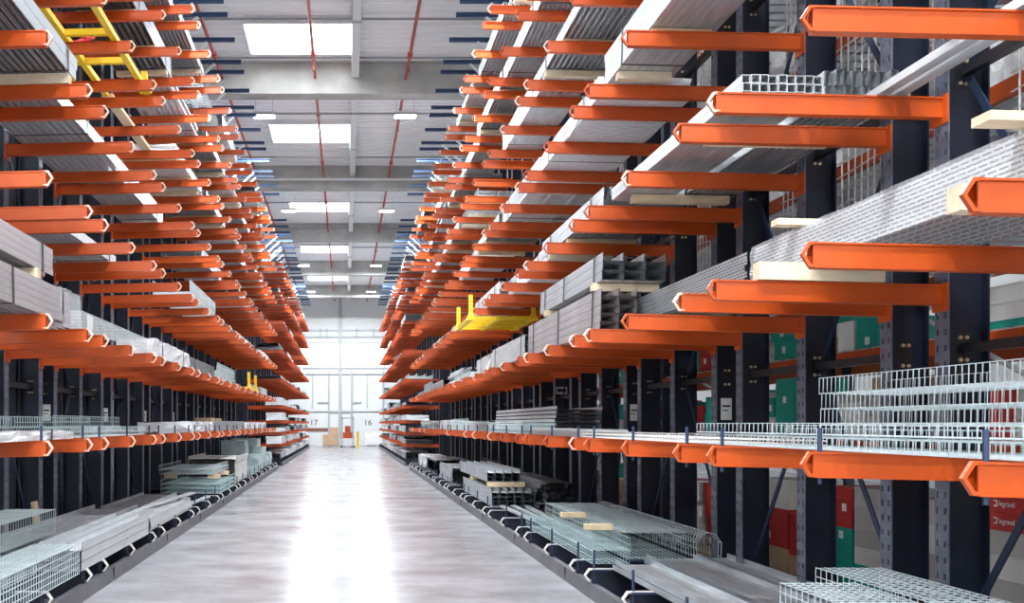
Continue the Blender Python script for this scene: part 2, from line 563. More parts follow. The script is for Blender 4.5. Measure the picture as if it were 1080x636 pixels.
def cap_mesh(side, mt):
    """folded stop at the arm tip, a flat V seen from the side"""
    d = 0.120
    z = 0.0
    m = MB()
    t = 0.012
    y0, y1 = -0.032, -0.010
    pr = [(-ARM + 0.02, z + 0.003), (-ARM - 0.022, z + 0.003), (-ARM - 0.062, z - d / 2), (-ARM - 0.022, z - d - 0.003), (-ARM + 0.02, z - d - 0.003),
          (-ARM + 0.02, z - d + t - 0.003), (-ARM - 0.014, z - d + t), (-ARM - 0.045, z - d / 2), (-ARM - 0.014, z - t), (-ARM + 0.02, z - t)]
    m.prism_y(pr, y0, y1, mt)
    return m.mesh('end_cap', side < 0)


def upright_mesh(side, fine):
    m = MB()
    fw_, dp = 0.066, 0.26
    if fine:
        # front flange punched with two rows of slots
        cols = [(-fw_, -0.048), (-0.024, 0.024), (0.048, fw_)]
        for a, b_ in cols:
            m.box(0, 0.011, a, b_, 0, TOPZ, 'flange_lit')
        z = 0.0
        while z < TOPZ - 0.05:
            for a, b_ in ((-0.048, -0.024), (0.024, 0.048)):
                m.box(0, 0.011, a, b_, z, z + 0.062, 'flange_lit')
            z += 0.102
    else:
        m.box(0, 0.011, -fw_, fw_, 0, TOPZ, 'flange_lit')
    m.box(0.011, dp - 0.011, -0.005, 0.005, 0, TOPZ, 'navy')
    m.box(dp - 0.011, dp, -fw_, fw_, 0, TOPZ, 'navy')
    return m.mesh('upright', side < 0)


def base_mesh(side):
    m = MB()
    # I-beam foot from the upright to the kerb
    m.box(-ARM + 0.02, 0.26, -0.06, 0.06, 0.0, 0.015, 'navy')
    m.box(-ARM + 0.02, 0.26, -0.005, 0.005, 0.015, 0.255, 'navy')
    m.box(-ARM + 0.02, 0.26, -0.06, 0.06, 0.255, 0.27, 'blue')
    m.box(-0.012, 0.0, -0.06, 0.06, 0, 0.27, 'navy')
    return m.mesh('base_foot', side < 0)


def basecap_mesh(side):
    m = MB()
    z, d, t = 0.272, 0.12, 0.012
    pr = [(-ARM + 0.25, z + 0.004), (-ARM - 0.005, z + 0.004), (-ARM - 0.05, z - d / 2), (-ARM - 0.005, z - d - 0.003),
          (-ARM - 0.000, z - d + t), (-ARM - 0.034, z - d / 2), (-ARM + 0.003, z - t), (-ARM + 0.25, z - t)]
    m.prism_y(pr, -0.018, 0.018, 'cap_white')
    return m.mesh('end_hook', side < 0)


ME = {}
for s in (1, -1):
    ME['arm', s, 0] = arm_mesh(s, False)
    ME['arm', s, 1] = arm_mesh(s, True)
    ME['arm', s, 2] = arm_mesh(s, True, 'orange_far')
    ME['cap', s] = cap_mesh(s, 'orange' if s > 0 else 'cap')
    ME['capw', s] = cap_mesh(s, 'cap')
    ME['upf', s] = upright_mesh(s, True)
    ME['up', s] = upright_mesh(s, False)
    ME['base', s] = base_mesh(s)
    ME['bcap', s] = basecap_mesh(s)
    ME['plate', s] = MB().box(-0.012, 0, -0.075, 0.075, -0.120 - TILT * ARM - 0.045, 0.012 - TILT * ARM, 'orange').mesh('end_plate', s < 0)
    ME['pin', s] = MB().tube([(-ARM + 0.045, 0.0, -0.16), (-ARM + 0.045, 0.0, 0.12)], 0.011, 6, 'pin_blue').mesh('stop_pin', s < 0)
    bl = MB()
    bl.box(-ARM - 0.12, 0, -0.004, 0.004, -0.07, -0.01, 'canopy_blue')
    bl.box(-ARM - 0.12, 0, -0.03, 0.03, -0.012, 0, 'canopy_blue')
    bl.box(-ARM - 0.12, 0, -0.03, 0.03, -0.082, -0.07, 'canopy_blue')
    ME['blue', s] = bl.mesh('canopy_arm', s < 0)
    ME['knee', s] = MB().bar((0.0, 0, -0.95), (-0.95, 0, -0.085), 0.05, 0.05, 'lamp_body').mesh('knee_brace', s < 0)
    ME['strut', s] = MB().box(0.10, 0.16, 0.03, UPS - 0.03, -0.03, 0.03, 'black_steel').mesh('tie_bar', s < 0)
    ME['bolt', s] = MB().tube([(0, -0.022, 0), (0, -0.005, 0)], 0.013, 6, 'bolt').mesh('bolt', s < 0)
    ME['gusset', s] = MB().box(0.08, 0.18, -0.008, -0.004, -0.10, 0.10, 'black_steel').mesh('gusset', s < 0)
    dg = MB().bar((0.15, 0.03, 0), (0.15, UPS - 0.03, 1.70), 0.012, 0.05, 'blue')
    ME['diag', s] = dg.mesh('brace', s < 0)
    dg = MB().bar((0.15, UPS - 0.03, 0), (0.15, 0.03, 1.70), 0.012, 0.05, 'blue')
    ME['diag2', s] = dg.mesh('brace', s < 0)


def rack(side, ystart, detail, levels, lab, xt, yc=True, canopy=True, arms=True, base=True, name='cantilever_rack'):
    """one three-post bay; local origin at the foot of its nearest post"""
    xu = side * (xt + ARM)
    e = thing(name, lab, 'rack', (xu, ystart, 0))
    near = detail >= 2
    for j in range(3):
        y = j * UPS
        u = obj('upright', ME['upf' if near else 'up', side], e, (0, y, 0))
        if near:
            for z in (0.47 + H, 2.2 + H, 3.95 + H):
                for bx in (0.11, 0.15):
                    for dz in (-0.07, 0.07):
                        obj('bolt', ME['bolt', side], u, (side * bx, 0, z + dz))
                obj('gusset', ME['gusset', side], u, (0, 0, z))
        if base:
            bs = obj('base_foot', ME['base', side], e, (0, y, 0))
            if detail >= 1:
                obj('end_hook', ME['bcap', side], bs)
                obj('stop_pin', ME['pin', side], bs, (0, 0, 0.33))
        if arms:
            for li, z in enumerate(levels):
                a = obj('arm', ME['arm', side, 0 if near else (1 if detail == 1 else 2)], e, (0, y, z))
                if detail >= 1:
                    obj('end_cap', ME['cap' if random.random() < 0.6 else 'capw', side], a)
                if near:
                    obj('end_plate', ME['plate', side], a)
                if li == 0 and detail >= 1:
                    obj('stop_pin', ME['pin', side], a)
        if canopy:
            obj('canopy_arm', ME['blue', side], e, (0, y, H + 8.15))
            obj('knee_brace', ME['knee', side], e, (0, y, H + 8.15))
    for j in range(2):
        for z in (0.47 + H, 2.2 + H, 3.95 + H, 5.7 + H, 7.4 + H):
            obj('tie_bar', ME['strut', side], e, (0, j * UPS, z))
    if detail >= 1:
        obj('brace', ME['diag', side], e, (0, 0, 0.40))
        obj('brace', ME['diag2', side], e, (0, UPS, 0.40))
        obj('brace', ME['diag2', side], e, (0, 0, 2.12))
        obj('brace', ME['diag', side], e, (0, UPS, 2.12))
        obj('brace', ME['diag', side], e, (0, 0, 3.85))
        obj('brace', ME['diag2', side], e, (0, UPS, 3.85))
    return e


SN = {1: 'right', -1: 'left'}
XT = {1: XT_R, -1: XT_L}
NEAR_LEV = [LEV[i] for i in range(2, 9)]


def bay_y(k):
    return BAY0 + BAYP * k


FAR0 = 37.75
BAYS = {1: [], -1: []}
for side in (1, -1):
    for k in range(1, 11):
        if side < 0 and k < 2:
            continue
        det = 2 if k <= 4 else (1 if k <= 7 else 0)
        rack(side, bay_y(k), det if k <= 7 else 1, NEAR_LEV,
             'orange-armed navy cantilever rack bay, %s side, %s in view from the camera' % (SN[side], ORD[k if side > 0 else k - 1]), XT[side])
    for k in range(9):
        rack(side, FAR0 + BAYP * k, 0, FARLEV,
             'dense-armed cantilever rack bay beyond the cross aisle, %s side, %s past it' % (SN[side], ORD[k + 1]), XT[side])
# the back-to-back row behind the left racks
for k in range(2, 11):
    e = rack(-1, bay_y(k), 0, [LEV[3], LEV[5], LEV[7]], 'navy rack bay standing back to back behind the left racks, %s from camera' % ORD[k - 1], XT_L, canopy=False, name='rear_rack')
    e.location.x = -(XT_L + ARM + 0.56)
    e.rotation_euler = (0, 0, math.pi)
    e.location.y = bay_y(k) + 2 * UPS

for side in (1, -1):
    for k in range(3):
        e = rack(side, FAR0 + BAYP * k, 0, FARLEV[2:6], 'navy rack bay standing back to back past the cross aisle, %s side, %s' % (SN[side], ORD[k + 1]), XT[side], canopy=False, name='rear_rack')
        e.location.x = side * (XT[side] + ARM + 0.56)
        e.rotation_euler = (0, 0, math.pi)
        e.location.y = FAR0 + BAYP * k + 2 * UPS
# ------------------------------------------------------------------ loads: recipes
# a recipe is (width, length, height, [(part name, mesh, offset)])
RC = {}


def ring(wd, ht, y, m_='strap', t=0.004, wy=0.016):
    m = MB()
    x = wd / 2 + t
    m.box(-x, x, y - wy, y + wy, -0.001, t - 0.001, m_)
    m.box(-x, x, y - wy, y + wy, ht, ht + t, m_)
    m.box(-x, -x + t, y - wy, y + wy, 0, ht, m_)
    m.box(x - t, x, y - wy, y + wy, 0, ht, m_)
    return m


def u_prof(cw, ch, t, down=True):
    if down:
        return [(-cw / 2, 0), (-cw / 2 + t, 0), (-cw / 2 + t, ch - t), (cw / 2 - t, ch - t), (cw / 2 - t, 0), (cw / 2, 0), (cw / 2, ch), (-cw / 2, ch)]
    return [(-cw / 2, 0), (cw / 2, 0), (cw / 2, ch), (cw / 2 - t, ch), (cw / 2 - t, t), (-cw / 2 + t, t), (-cw / 2 + t, ch), (-cw / 2, ch)]


def add_prism_auto(m, prof, y0, y1, mt):
    # split the U into three convex strips so that the caps stay clean
    n = len(prof)
    vs = [(x, y0, z) for x, z in prof] + [(x, y1, z) for x, z in prof]
    fs = [(i, (i + 1) % n, n + (i + 1) % n, n + i) for i in range(n)]
    m.add(vs, fs, mt)
    return m


def r_channels(key, nx, nz, cw, ch, L, mt, split=False, down=True, straps=(-0.33, 0.33), t=0.005, gap=0.004, strap_m='strap', jitter=0.06, side_m=None):
    if key in RC:
        return RC[key]
    rnd = random.Random(key)
    parts = []
    W, Ht = nx * (cw + gap), nz * (ch + gap * 0.5)
    one = None
    joined = MB()
    for i in range(nx):
        for j in range(nz):
            x = -W / 2 + (i + 0.5) * (cw + gap)
            z = j * (ch + gap * 0.5)
            dy = rnd.uniform(-jitter, jitter) * 0.5
            if split:
                if one is None:
                    q = MB()
                    add_prism_auto(q, u_prof(cw, ch, t, down), -L / 2, L / 2, mt)
                    one = q.mesh('channel')
                parts.append(('channel', one, (x, dy, z)))
            else:
                add_prism_auto(joined, [(x + a, z + b_) for a, b_ in u_prof(cw, ch, t, down)], -L / 2 + dy, L / 2 + dy, mt)
    if not split:
        parts.append(('channel_lengths', joined.mesh('channel_lengths'), (0, 0, 0)))
    for sy in straps:
        parts.append(('strap', ring(W, Ht, sy * L, strap_m).mesh('strap'), (0, 0, 0)))
    RC[key] = (W, L, Ht, parts)
    return RC[key]


def r_squares(key, nx, nz, cw, L, mt, jit=0.05):
    if key in RC:
        return RC[key]
    rnd = random.Random(key)
    m = MB()
    t = 0.004
    W, Ht = nx * (cw + 0.003), nz * (cw + 0.003)
    for i in range(nx):
        for j in range(nz):
            x, z = -W / 2 + (i + 0.5) * (cw + 0.003), j * (cw + 0.003)
            dy = rnd.uniform(-jit, jit)
            a, b_ = -L / 2 + dy, L / 2 + dy
            for pr in ([(x - cw / 2, z), (x + cw / 2, z), (x + cw / 2, z + cw), (x - cw / 2, z + cw)],
                       [(x - cw / 2 + t, z + t), (x - cw / 2 + t, z + cw - t), (x + cw / 2 - t, z + cw - t), (x + cw / 2 - t, z + t)]):
                add_prism_auto(m, pr, a, b_, mt)
            vs = []
            o = [(x - cw / 2, z), (x + cw / 2, z), (x + cw / 2, z + cw), (x - cw / 2, z + cw)]
            n_ = [(x - cw / 2 + t, z + t), (x + cw / 2 - t, z + t), (x + cw / 2 - t, z + cw - t), (x - cw / 2 + t, z + cw - t)]
            m.add([(p[0], a, p[1]) for p in o + n_], [(k, (k + 1) % 4, 4 + (k + 1) % 4, 4 + k) for k in range(4)], mt)
    parts = [('square_tubes', m.mesh('square_tubes'), (0, 0, 0))]
    for sy in (-0.35, 0.3):
        parts.append(('strap', ring(W, Ht, sy * L).mesh('strap'), (0, 0, 0)))
    RC[key] = (W, L, Ht, parts)
    return RC[key]


def r_tubes(key, nx, nz, r, L, mt):
    if key in RC:
        return RC[key]
    m = MB()
    W = nx * 2 * r
    for j in range(nz):
        for i in range(nx - (j % 2)):
            x = -W / 2 + r + i * 2 * r + (r if j % 2 else 0)
            z = r + j * r * 1.75
            m.tube([(x, -L / 2, z), (x, L / 2, z)], r, 8, mt, caps=False)
            m.tube([(x, L / 2, z), (x, -L / 2, z)], r * 0.86, 8, mt, caps=False)
    Ht = r + (nz - 1) * r * 1.75 + r
    parts = [('round_tubes', m.mesh('round_tubes'), (0, 0, 0))]
    for sy in (-0.35, 0.3):
        parts.append(('strap', ring(W, Ht, sy * L).mesh('strap'), (0, 0, 0)))
    RC[key] = (W, L, Ht, parts)
    return RC[key]


def r_trays(key, W, side_h, n, step, L, mt, split=False, straps=(-0.3, 0.3), ncol=1):
    """nested sheet-steel cable trays, open side down"""
    if key in RC:
        return RC[key]
    parts = []
    Wt = W * ncol + 0.01 * (ncol - 1)
    t = 0.005
    if split:
        q = MB()
        pr = u_prof(W, side_h, t, True)
        add_prism_auto(q, pr, -L / 2, L / 2, mt)
        one = q.mesh('cable_tray')
        for c in range(ncol):
            for i in range(n):
                parts.append(('cable_tray', one, (-Wt / 2 + W / 2 + c * (W + 0.01), random.uniform(-0.02, 0.02), i * step)))
    else:
        q = MB()
        for c in range(ncol):
            for i in range(n):
                x = -Wt / 2 + W / 2 + c * (W + 0.01)
                add_prism_auto(q, [(x + a, z + i * step) for a, z in u_prof(W, side_h, t, True)], -L / 2 + random.uniform(-0.03, 0.03), L / 2, mt)
        parts.append(('cable_trays', q.mesh('cable_trays'), (0, 0, 0)))
    Ht = side_h + (n - 1) * step
    for sy in straps:
        parts.append(('strap', ring(Wt, Ht, sy * L).mesh('strap'), (0, 0, 0)))
    RC[key] = (Wt, L, Ht, parts)
    return RC[key]


def wire_tray(W, ht, L, pc=0.10, pl=0.05, r=0.0028, mt='wire', n=4, flip=False):
    """welded wire cable tray: U-shaped cross wires and straight long wires"""
    m = MB()
    k = int(L / pc)
    def pt(x, y, z):
        return (x, y, (ht - z) if flip else z)
    for i in range(k + 1):
        y = -L / 2 + i * L / k
        m.tube([pt(-W / 2, y, ht), pt(-W / 2, y, 0.004), pt(W / 2, y, 0.004), pt(W / 2, y, ht)], r, n, mt, caps=False)
    xs = [(-W / 2 + W * i / max(1, round(W / pl)), 0.0) for i in range(int(round(W / pl)) + 1)]
    kz = max(1, round(ht / pl))
    zs = [ht * i / kz for i in range(1, kz + 1)]
    for x, z in xs:
        m.tube([pt(x, -L / 2, z), pt(x, L / 2, z)], r, n, mt, caps=False)
    for z in zs:
        for x in (-W / 2, W / 2):
            m.tube([pt(x, -L / 2, z), pt(x, L / 2, z)], r, n, mt, caps=False)
    return m


def r_wire(key, W, ht, n, step, L, mt='wire', r=0.003, pc=0.10, pl=0.05, nn=4, flip=False, ncol=1):
    if key in RC:
        return RC[key]
    one = wire_tray(W, ht, L, pc, pl, r, mt, nn, flip).mesh('wire_tray')
    parts = []
    for c in range(ncol):
        for i in range(n):
            parts.append(('wire_tray', one, ((c - (ncol - 1) / 2) * (W + 0.02) + random.uniform(-0.006, 0.006), random.uniform(-0.04, 0.04), i * step + 0.006)))
    RC[key] = (W * ncol + 0.02 * (ncol - 1), L, ht + (n - 1) * step + 0.012, parts)
    return RC[key]


def r_plates(key, W, n, th, L, mt, lip=0.018, split=False, thin=False):
    if key in RC:
        return RC[key]
    parts = []
    q = MB()
    rnd = random.Random(key)
    for i in range(n):
        z = i * th
        dx, dy = rnd.uniform(-0.02, 0.02), rnd.uniform(-0.06, 0.06)
        add_prism_auto(q, [(dx + a, z + b_) for a, b_ in u_prof(W, lip if thin else max(th, lip), 0.004, False)], -L / 2 + dy, L / 2 + dy, mt)
    parts.append(('covers', q.mesh('covers'), (0, 0, 0)))
    RC[key] = (W + 0.04, L, (n - 1) * th + max(th, lip), parts)
    return RC[key]


def r_wrapped(key, W, Ht, L, mt='film', cr_=1.0):
    """profiles shrink-wrapped in plastic film"""
    if key in RC:
        return RC[key]
    rnd = random.Random(key)
    nx, ny, nz = 6, 14, 4
    vs, fs = [], []
    prof = []
    for i in range(nx + 1):
        prof.append((-W / 2 + W * i / nx, 0))
    for j in range(1, nz + 1):
        prof.append((W / 2, Ht * j / nz))
    for i in range(1, nx + 1):
        prof.append((W / 2 - W * i / nx, Ht))
    for j in range(1, nz):
        prof.append((-W / 2, Ht - Ht * j / nz))
    n = len(prof)
    for iy in range(ny + 1):
        y = -L / 2 + L * iy / ny
        for x, z in prof:
            fz = cr_ * rnd.uniform(-0.014, 0.014) if z > 0 else 0
            vs.append((x + cr_ * rnd.uniform(-0.012, 0.012), y + rnd.uniform(-0.02, 0.02), max(0, z + fz)))
    for iy in range(ny):
        for k in range(n):
            fs.append((iy * n + k, iy * n + (k + 1) % n, (iy + 1) * n + (k + 1) % n, (iy + 1) * n + k))
    fs.append(tuple(reversed(range(n))))
    fs.append(tuple(range(ny * n, ny * n + n)))
    m = MB().add(vs, fs, mt)
    parts = [('plastic_wrap', m.mesh('plastic_wrap'), (0, 0, 0))]
    for sy in (-0.3, 0.28):
        parts.append(('strap', ring(W + 0.02, Ht + 0.012, sy * L).mesh('strap'), (0, 0, 0)))
    RC[key] = (W, L, Ht, parts)
    return RC[key]


USED = {}


def put(recipe, name, label, cat, x, y, z, rot=(0, 0, 0), group=None):
    e = thing(name, label, cat, (x, y, z), rot, group)
    for nm, me, off in recipe[3]:
        obj(nm, me, e, off)
    return e


def on_arm(side, z_tip, s0, recipe, name, label, cat, yc, lift=0.0, rz=0.0, group=None):
    W = recipe[0]
    s = s0 + W / 2
    x = side * (XT[side] + s)
    z = z_tip - TILT * s + lift + 0.004
    return put(recipe, name, label, cat, x, yc, z, (0, side * TILT, rz), group)


BAT = {}


def batten(side, z_tip, s0, length, y, label, ht=0.09, mt='wood_pale', wd=0.09):
    key = (round(length, 2), ht, mt, wd)
    if key not in BAT:
        BAT[key] = MB().box(-length / 2, length / 2, -wd / 2, wd / 2, 0, ht, mt).mesh('wooden_batten')
    s = s0 + length / 2
    o = obj('wooden_batten', BAT[key], None, (side * (XT[side] + s), y, z_tip - TILT * s + 0.003), (0, side * TILT, 0))
    return tag(o, label, 'batten', 'wooden battens under the loads')


# ------------------------------------------------------------------ hand-placed loads: right racks
# level 3, nearest: two-layer bundle of slotted struts in film, on battens
rc = r_channels('near_strut', 9, 5, 0.066, 0.044, 3.55, 'perf_light', split=True, straps=(), t=0.004, gap=0.005, jitter=0.12)
on_arm(1, LEV[3], 0.56, rc, 'strut_bundle', 'long bundle of bright slotted steel struts on the nearest right arms', 'struts', 4.92, 0.115)
batten(1, LEV[3], 0.25, 0.78, 5.93, 'pale thick batten under the far end of the bright strut bundle', 0.11, 'wood_pale', 0.10)
batten(1, LEV[3], 0.26, 0.95, 4.02, 'pale batten under the bright strut bundle at the right picture edge', 0.11, 'wood_pale', 0.10)
batten(1, LEV[3] + 0.370, 0.36, 0.9, 4.0, 'thin batten lying on top of the near part of the bright struts', 0.04, 'wood_pale', 0.12)
batten(1, LEV[3] + 0.370, 0.42, 0.5, 6.05, 'thin batten lying on top of the far end of the bright struts', 0.04, 'wood_pale', 0.10)
rc = r_wrapped('near_wrap', 0.652, 0.246, 3.5, 'clear_film', 0.35)
e = on_arm(1, LEV[3], 0.555, (rc[0], rc[1], rc[2], rc[3][:1]), 'film_sleeve', 'clear film sleeve pulled over the bright strut bundle', 'plastic film', 4.98, 0.112)
# level 3: its continuation, duller perforated struts on battens
rc = r_channels('far_strut', 9, 5, 0.066, 0.044, 2.75, 'perf', split=True, straps=(), t=0.004, gap=0.005, jitter=0.06)
on_arm(1, LEV[3], 0.56, rc, 'strut_bundle', 'dull perforated strut bundle in line behind the bright film-covered struts', 'struts', 8.20, 0.115)
for y, lab in ((6.95, 'near'), (8.82, 'far')):
    batten(1, LEV[3], 0.50, 0.75, y, 'old batten under the %s end of the dull perforated strut bundle' % lab, 0.11, 'wood')
# level 3: large channel bundles with dark open ends
rc = r_channels('dark_end_low', 2, 5, 0.17, 0.078, 3.6, 'mauve_steel', split=True, straps=(-0.42, 0.0, 0.40), t=0.006, gap=0.008, jitter=0.03, down=False)
on_arm(1, LEV[3], 0.13, rc, 'channel_bundle', 'lower bundle of grey channels with black open ends, mid right', 'channels', 10.93)
rc2 = r_channels('dark_end_up', 3, 3, 0.20, 0.085, 2.9, 'galv', split=True, straps=(-0.40, 0.05, 0.40), t=0.006, gap=0.008, jitter=0.03, down=False)
on_arm(1, LEV[3] + 0.495, 0.16, rc2, 'channel_bundle', 'upper bundle of grey channels with black open ends, on battens', 'channels', 10.62)
for y in (9.4, 11.6):
    batten(1, LEV[3] + 0.415, 0.12, 0.66, y, 'thick batten between the two dark-ended channel bundles, %s one' % ('near' if y < 10 else 'far'), 0.075)
rc = r_channels('pale_small', 8, 5, 0.07, 0.06, 2.8, 'galv_light', straps=(-0.4, 0.4))
on_arm(1, LEV[3], 0.10, rc, 'channel_bundle', 'pale channel bundle just behind the dark-ended bundles', 'channels', 14.2)
rc = r_wrapped('box_pale', 0.8, 0.34, 2.6)
on_arm(1, LEV[3], 0.25, rc, 'wrapped_bundle', 'white wrapped bundle on third arm level beyond the pale channels', 'wrapped bundle', 17.2)
rc = r_wire('wire_mid', 0.4, 0.1, 4, 0.04, 2.8, 'wire', 0.004, 0.12, 0.08, 3, ncol=2)
on_arm(1, LEV[3], 0.15, rc, 'wire_tray_stack', 'wire tray stack on the third arm level, right rack, seventh bay', 'wire trays', 20.05)
# level 4
rc = r_channels('sq_L4_a', 2, 1, 0.075, 0.05, 3.4, 'galv_light', straps=(), gap=0.03, split=True)
on_arm(1, LEV[4], 0.98, rc, 'strut_pair', 'pair of bright steel rails on the nearest fourth-level right arms', 'rails', 4.55)
rc = r_squares('sq_L4', 9, 2, 0.055, 3.0, 'galv', 0.012)
on_arm(1, LEV[4], 0.24, rc, 'square_tube_bundle', 'square steel tubes with open ends, fourth arm level, right', 'tubes', 7.62, 0.076)
rc = r_channels('rib_a', 8, 2, 0.050, 0.10, 3.0, 'galv', straps=(-0.42, 0.35), t=0.010, gap=0.010)
on_arm(1, LEV[4], 0.84, rc, 'channel_bundle', 'ribbed channel bundle behind the open-ended square tubes', 'channels', 7.75, 0.076)
batten(1, LEV[4], 0.35, 0.90, 7.02, 'near batten below the square tubes on the fourth right level', 0.072, 'wood')
batten(1, LEV[4], 0.35, 0.90, 8.85, 'far batten below the square tubes on the fourth right level', 0.072, 'wood')

# yellow lifting frames
def lifting_frame(label, x, y, z, rot, wd, ln, post):
    e = thing('lifting_frame', label, 'lifting frame', (x, y, z), rot)
    mm = MB().box(-0.035, 0.035, -ln / 2, ln / 2, 0, 0.07, 'yellow').mesh('long_bar')
    for sx in (-1, -0.15, 1):
        obj('long_bar', mm, e, (sx * wd / 2, 0, 0))
    mm = MB().box(-wd / 2, wd / 2, -0.03, 0.03, 0.01, 0.08, 'yellow').mesh('cross_bar')
    for i in range(4):
        obj('cross_bar', mm, e, (0, -ln * 0.42 + i * ln * 0.28, 0))
    p = MB().box(-0.035, 0.035, -0.035, 0.035, 0.0, post, 'yellow')
    p.add([(-0.08, -0.08, 0), (0.08, -0.08, 0), (0.08, 0.08, 0), (-0.08, 0.08, 0), (-0.035, -0.035, 0.12), (0.035, -0.035, 0.12), (0.035, 0.035, 0.12), (-0.035, 0.035, 0.12)],
          [(0, 3, 2, 1), (4, 5, 6, 7), (0, 1, 5, 4), (1, 2, 6, 5), (2, 3, 7, 6), (3, 0, 4, 7)], 'yellow')
    pm = p.mesh('corner_post')
    for sx in (-1, 1):
        for sy in (-1, 1):
            obj('corner_post', pm, e, (sx * wd / 2, sy * ln * 0.46, 0))
    return e


lifting_frame('yellow lifting frame with corner posts lying on the upper left arms', -(XT_L + 0.66), 11.1, LEV[6] - 0.012, (0, -TILT, 0), 0.95, 3.0, 0.26)
lifting_frame('yellow lifting frame with corner posts slung at the fourth-level right arms', 2.205 + 0.55, 17.55, LEV[4] - 0.255, (0, 0, 0), 1.10, 1.95, 0.45)
lifting_frame('small yellow lifting frame on the third left level near the cross aisle', -(XT_L + 0.40), 25.6, LEV[3] - 0.01, (0, -TILT, 0), 0.7, 2.0, 0.45)
tag(obj('red_sling', MB().tube([(0, 0, 0.02), (0.05, 0.2, 0.10), (0.0, 0.35, 0.16), (-0.15, 0.3, 0.08), (-0.5, 0.32, 0.02), (-0.62, 0.2, 0.03)], 0.03, 6, 'red_strap').mesh('red_sling'), None,
        (-(XT_L + 0.55), 10.9, LEV[6] + 0.06)), 'crumpled red lifting sling lying on the yellow frame', 'sling')

# level 2, right
rc = r_wire('l2_front', 0.52, 0.06, 2, 0.075, 3.2, 'wire', 0.0030, 0.06, 0.065, 4)
on_arm(1, LEV[2], 0.10, rc, 'wire_tray_stack', 'flat stack of silver wire trays at the tips of the nearest lower right arms', 'wire trays', 4.95)
rc = r_wire('l2_back', 0.46, 0.10, 3, 0.098, 3.1, 'wire', 0.0030, 0.05, 0.10, 4)
on_arm(1, LEV[2], 0.70, rc, 'wire_tray_stack', 'upright stack of three deep wire trays on the lower right arms', 'wire trays', 4.5, 0.14)
rc = r_wire('l2_back_low', 0.5, 0.055, 2, 0.06, 3.2, 'wire_green', 0.003, 0.07, 0.08, 4)
on_arm(1, LEV[2], 0.68, rc, 'wire_tray_stack', 'flat wire trays under the three deep wire trays', 'wire trays', 4.9)
rc = r_wire('l2_flat', 1.0, 0.03, 2, 0.03, 3.0, 'net', 0.0038, 0.06, 0.06, 4)
on_arm(1, LEV[2], 0.12, rc, 'wire_mesh_panels', 'flat beige wire mesh panels lying on the second right bay, lower arms', 'mesh panels', 8.3)
rc = r_plates('l2_covers', 0.5, 3, 0.03, 2.8, 'galv_light')
on_arm(1, LEV[2], 0.15, rc, 'cover_stack', 'three flat bright covers on the lower arms beyond the beige mesh', 'covers', 11.4)
rc = r_plates('l2_nest', 0.62, 6, 0.060, 5.2, 'galv_light', 0.044, thin=True)
on_arm(1, LEV[2], 0.55, rc, 'nested_tray_stack', 'tall stack of nested galvanised trays on the lower right arms', 'cable trays', 15.6, 0.05)
rc = r_wire('l2_green', 0.45, 0.06, 4, 0.03, 3.0, 'wire_green', 0.004, 0.12, 0.08, 3)
on_arm(1, LEV[2], 0.08, rc, 'wire_tray_stack', 'greenish wire trays in front of the nested tray stack', 'wire trays', 14.4)
rc = r_wire('l2_green2', 0.9, 0.08, 4, 0.05, 2.9, 'wire_green', 0.005, 0.15, 0.10, 3)
on_arm(1, LEV[2], 0.12, rc, 'wire_tray_stack', 'greenish wire trays on the lower right arms, behind the nested trays', 'wire trays', 20.3)
rc = r_wrapped('l2_wrap', 0.9, 0.22, 2.6)
on_arm(1, LEV[2], 0.15, rc, 'wrapped_bundle', 'white wrapped bundle on the lower right arms, eighth bay', 'wrapped bundle', 23.4)
rc = r_trays('l2_t', 0.45, 0.10, 4, 0.04, 2.8, 'galv_light', ncol=2)
on_arm(1, LEV[2], 0.15, rc, 'nested_tray_stack', 'pale nested trays on the lower right arms, ninth bay', 'cable trays', 26.4)
on_arm(1, LEV[2], 0.15, RC['l2_green2'], 'wire_tray_stack', 'greenish wire trays on the lower right arms, tenth bay', 'wire trays', 29.5)

# floor level, right (feet are 0.27 high)
FZ = 0.275


def on_floor(side, x0, recipe, name, label, cat, yc, z=FZ, rz=0.0, ry=0.0):
    return put(recipe, name, label, cat, side * (x0 + recipe[0] / 2), yc, z, (0, ry, rz))


rc = r_wire('f_basket', 0.42, 0.22, 2, 0.235, 2.9, 'wire', 0.0034, 0.065, 0.055, 4, flip=True)
on_floor(1, 2.50, rc, 'wire_tray_stack', 'wire tray stack in the near right corner, aisle side', 'wire trays', 4.0)
rc = r_wire('f_basket2', 0.40, 0.22, 2, 0.25, 2.9, 'wire', 0.0034, 0.065, 0.055, 4, flip=True)
on_floor(1, 2.94, rc, 'wire_tray_stack', 'wire tray stack in the near right corner, by the uprights', 'wire trays', 4.5)
for i, (x0, wd, yy, ln, zz, lab) in enumerate([(2.50, 0.34, 7.35, 3.1, 0.0, 'long galvanised cover lying nearest the kerb, low right'),
                                               (2.92, 0.46, 7.75, 3.2, 0.0, 'wide galvanised cover in the middle of three, low right'),
                                               (3.44, 0.30, 7.75, 3.2, 0.0, 'narrow galvanised cover against the uprights, low right')]):
    rc = r_plates('f_cov%d' % i, wd, 2, 0.05, ln, 'galv', 0.05)
    on_floor(1, x0, rc, 'cable_tray_cover', lab, 'covers', yy)
rc = r_wire('f_A', 0.36, 0.12, 2, 0.13, 3.4, 'wire_green', 0.0042, 0.10, 0.06, 4)
on_floor(1, 2.425, rc, 'wire_tray_stack', 'greenish wire trays along the kerb with a wood block on top', 'wire trays', 11.0)
rc = r_wire('f_B', 0.68, 0.13, 1, 0.05, 3.6, 'wire', 0.0045, 0.09, 0.075, 4, flip=True)
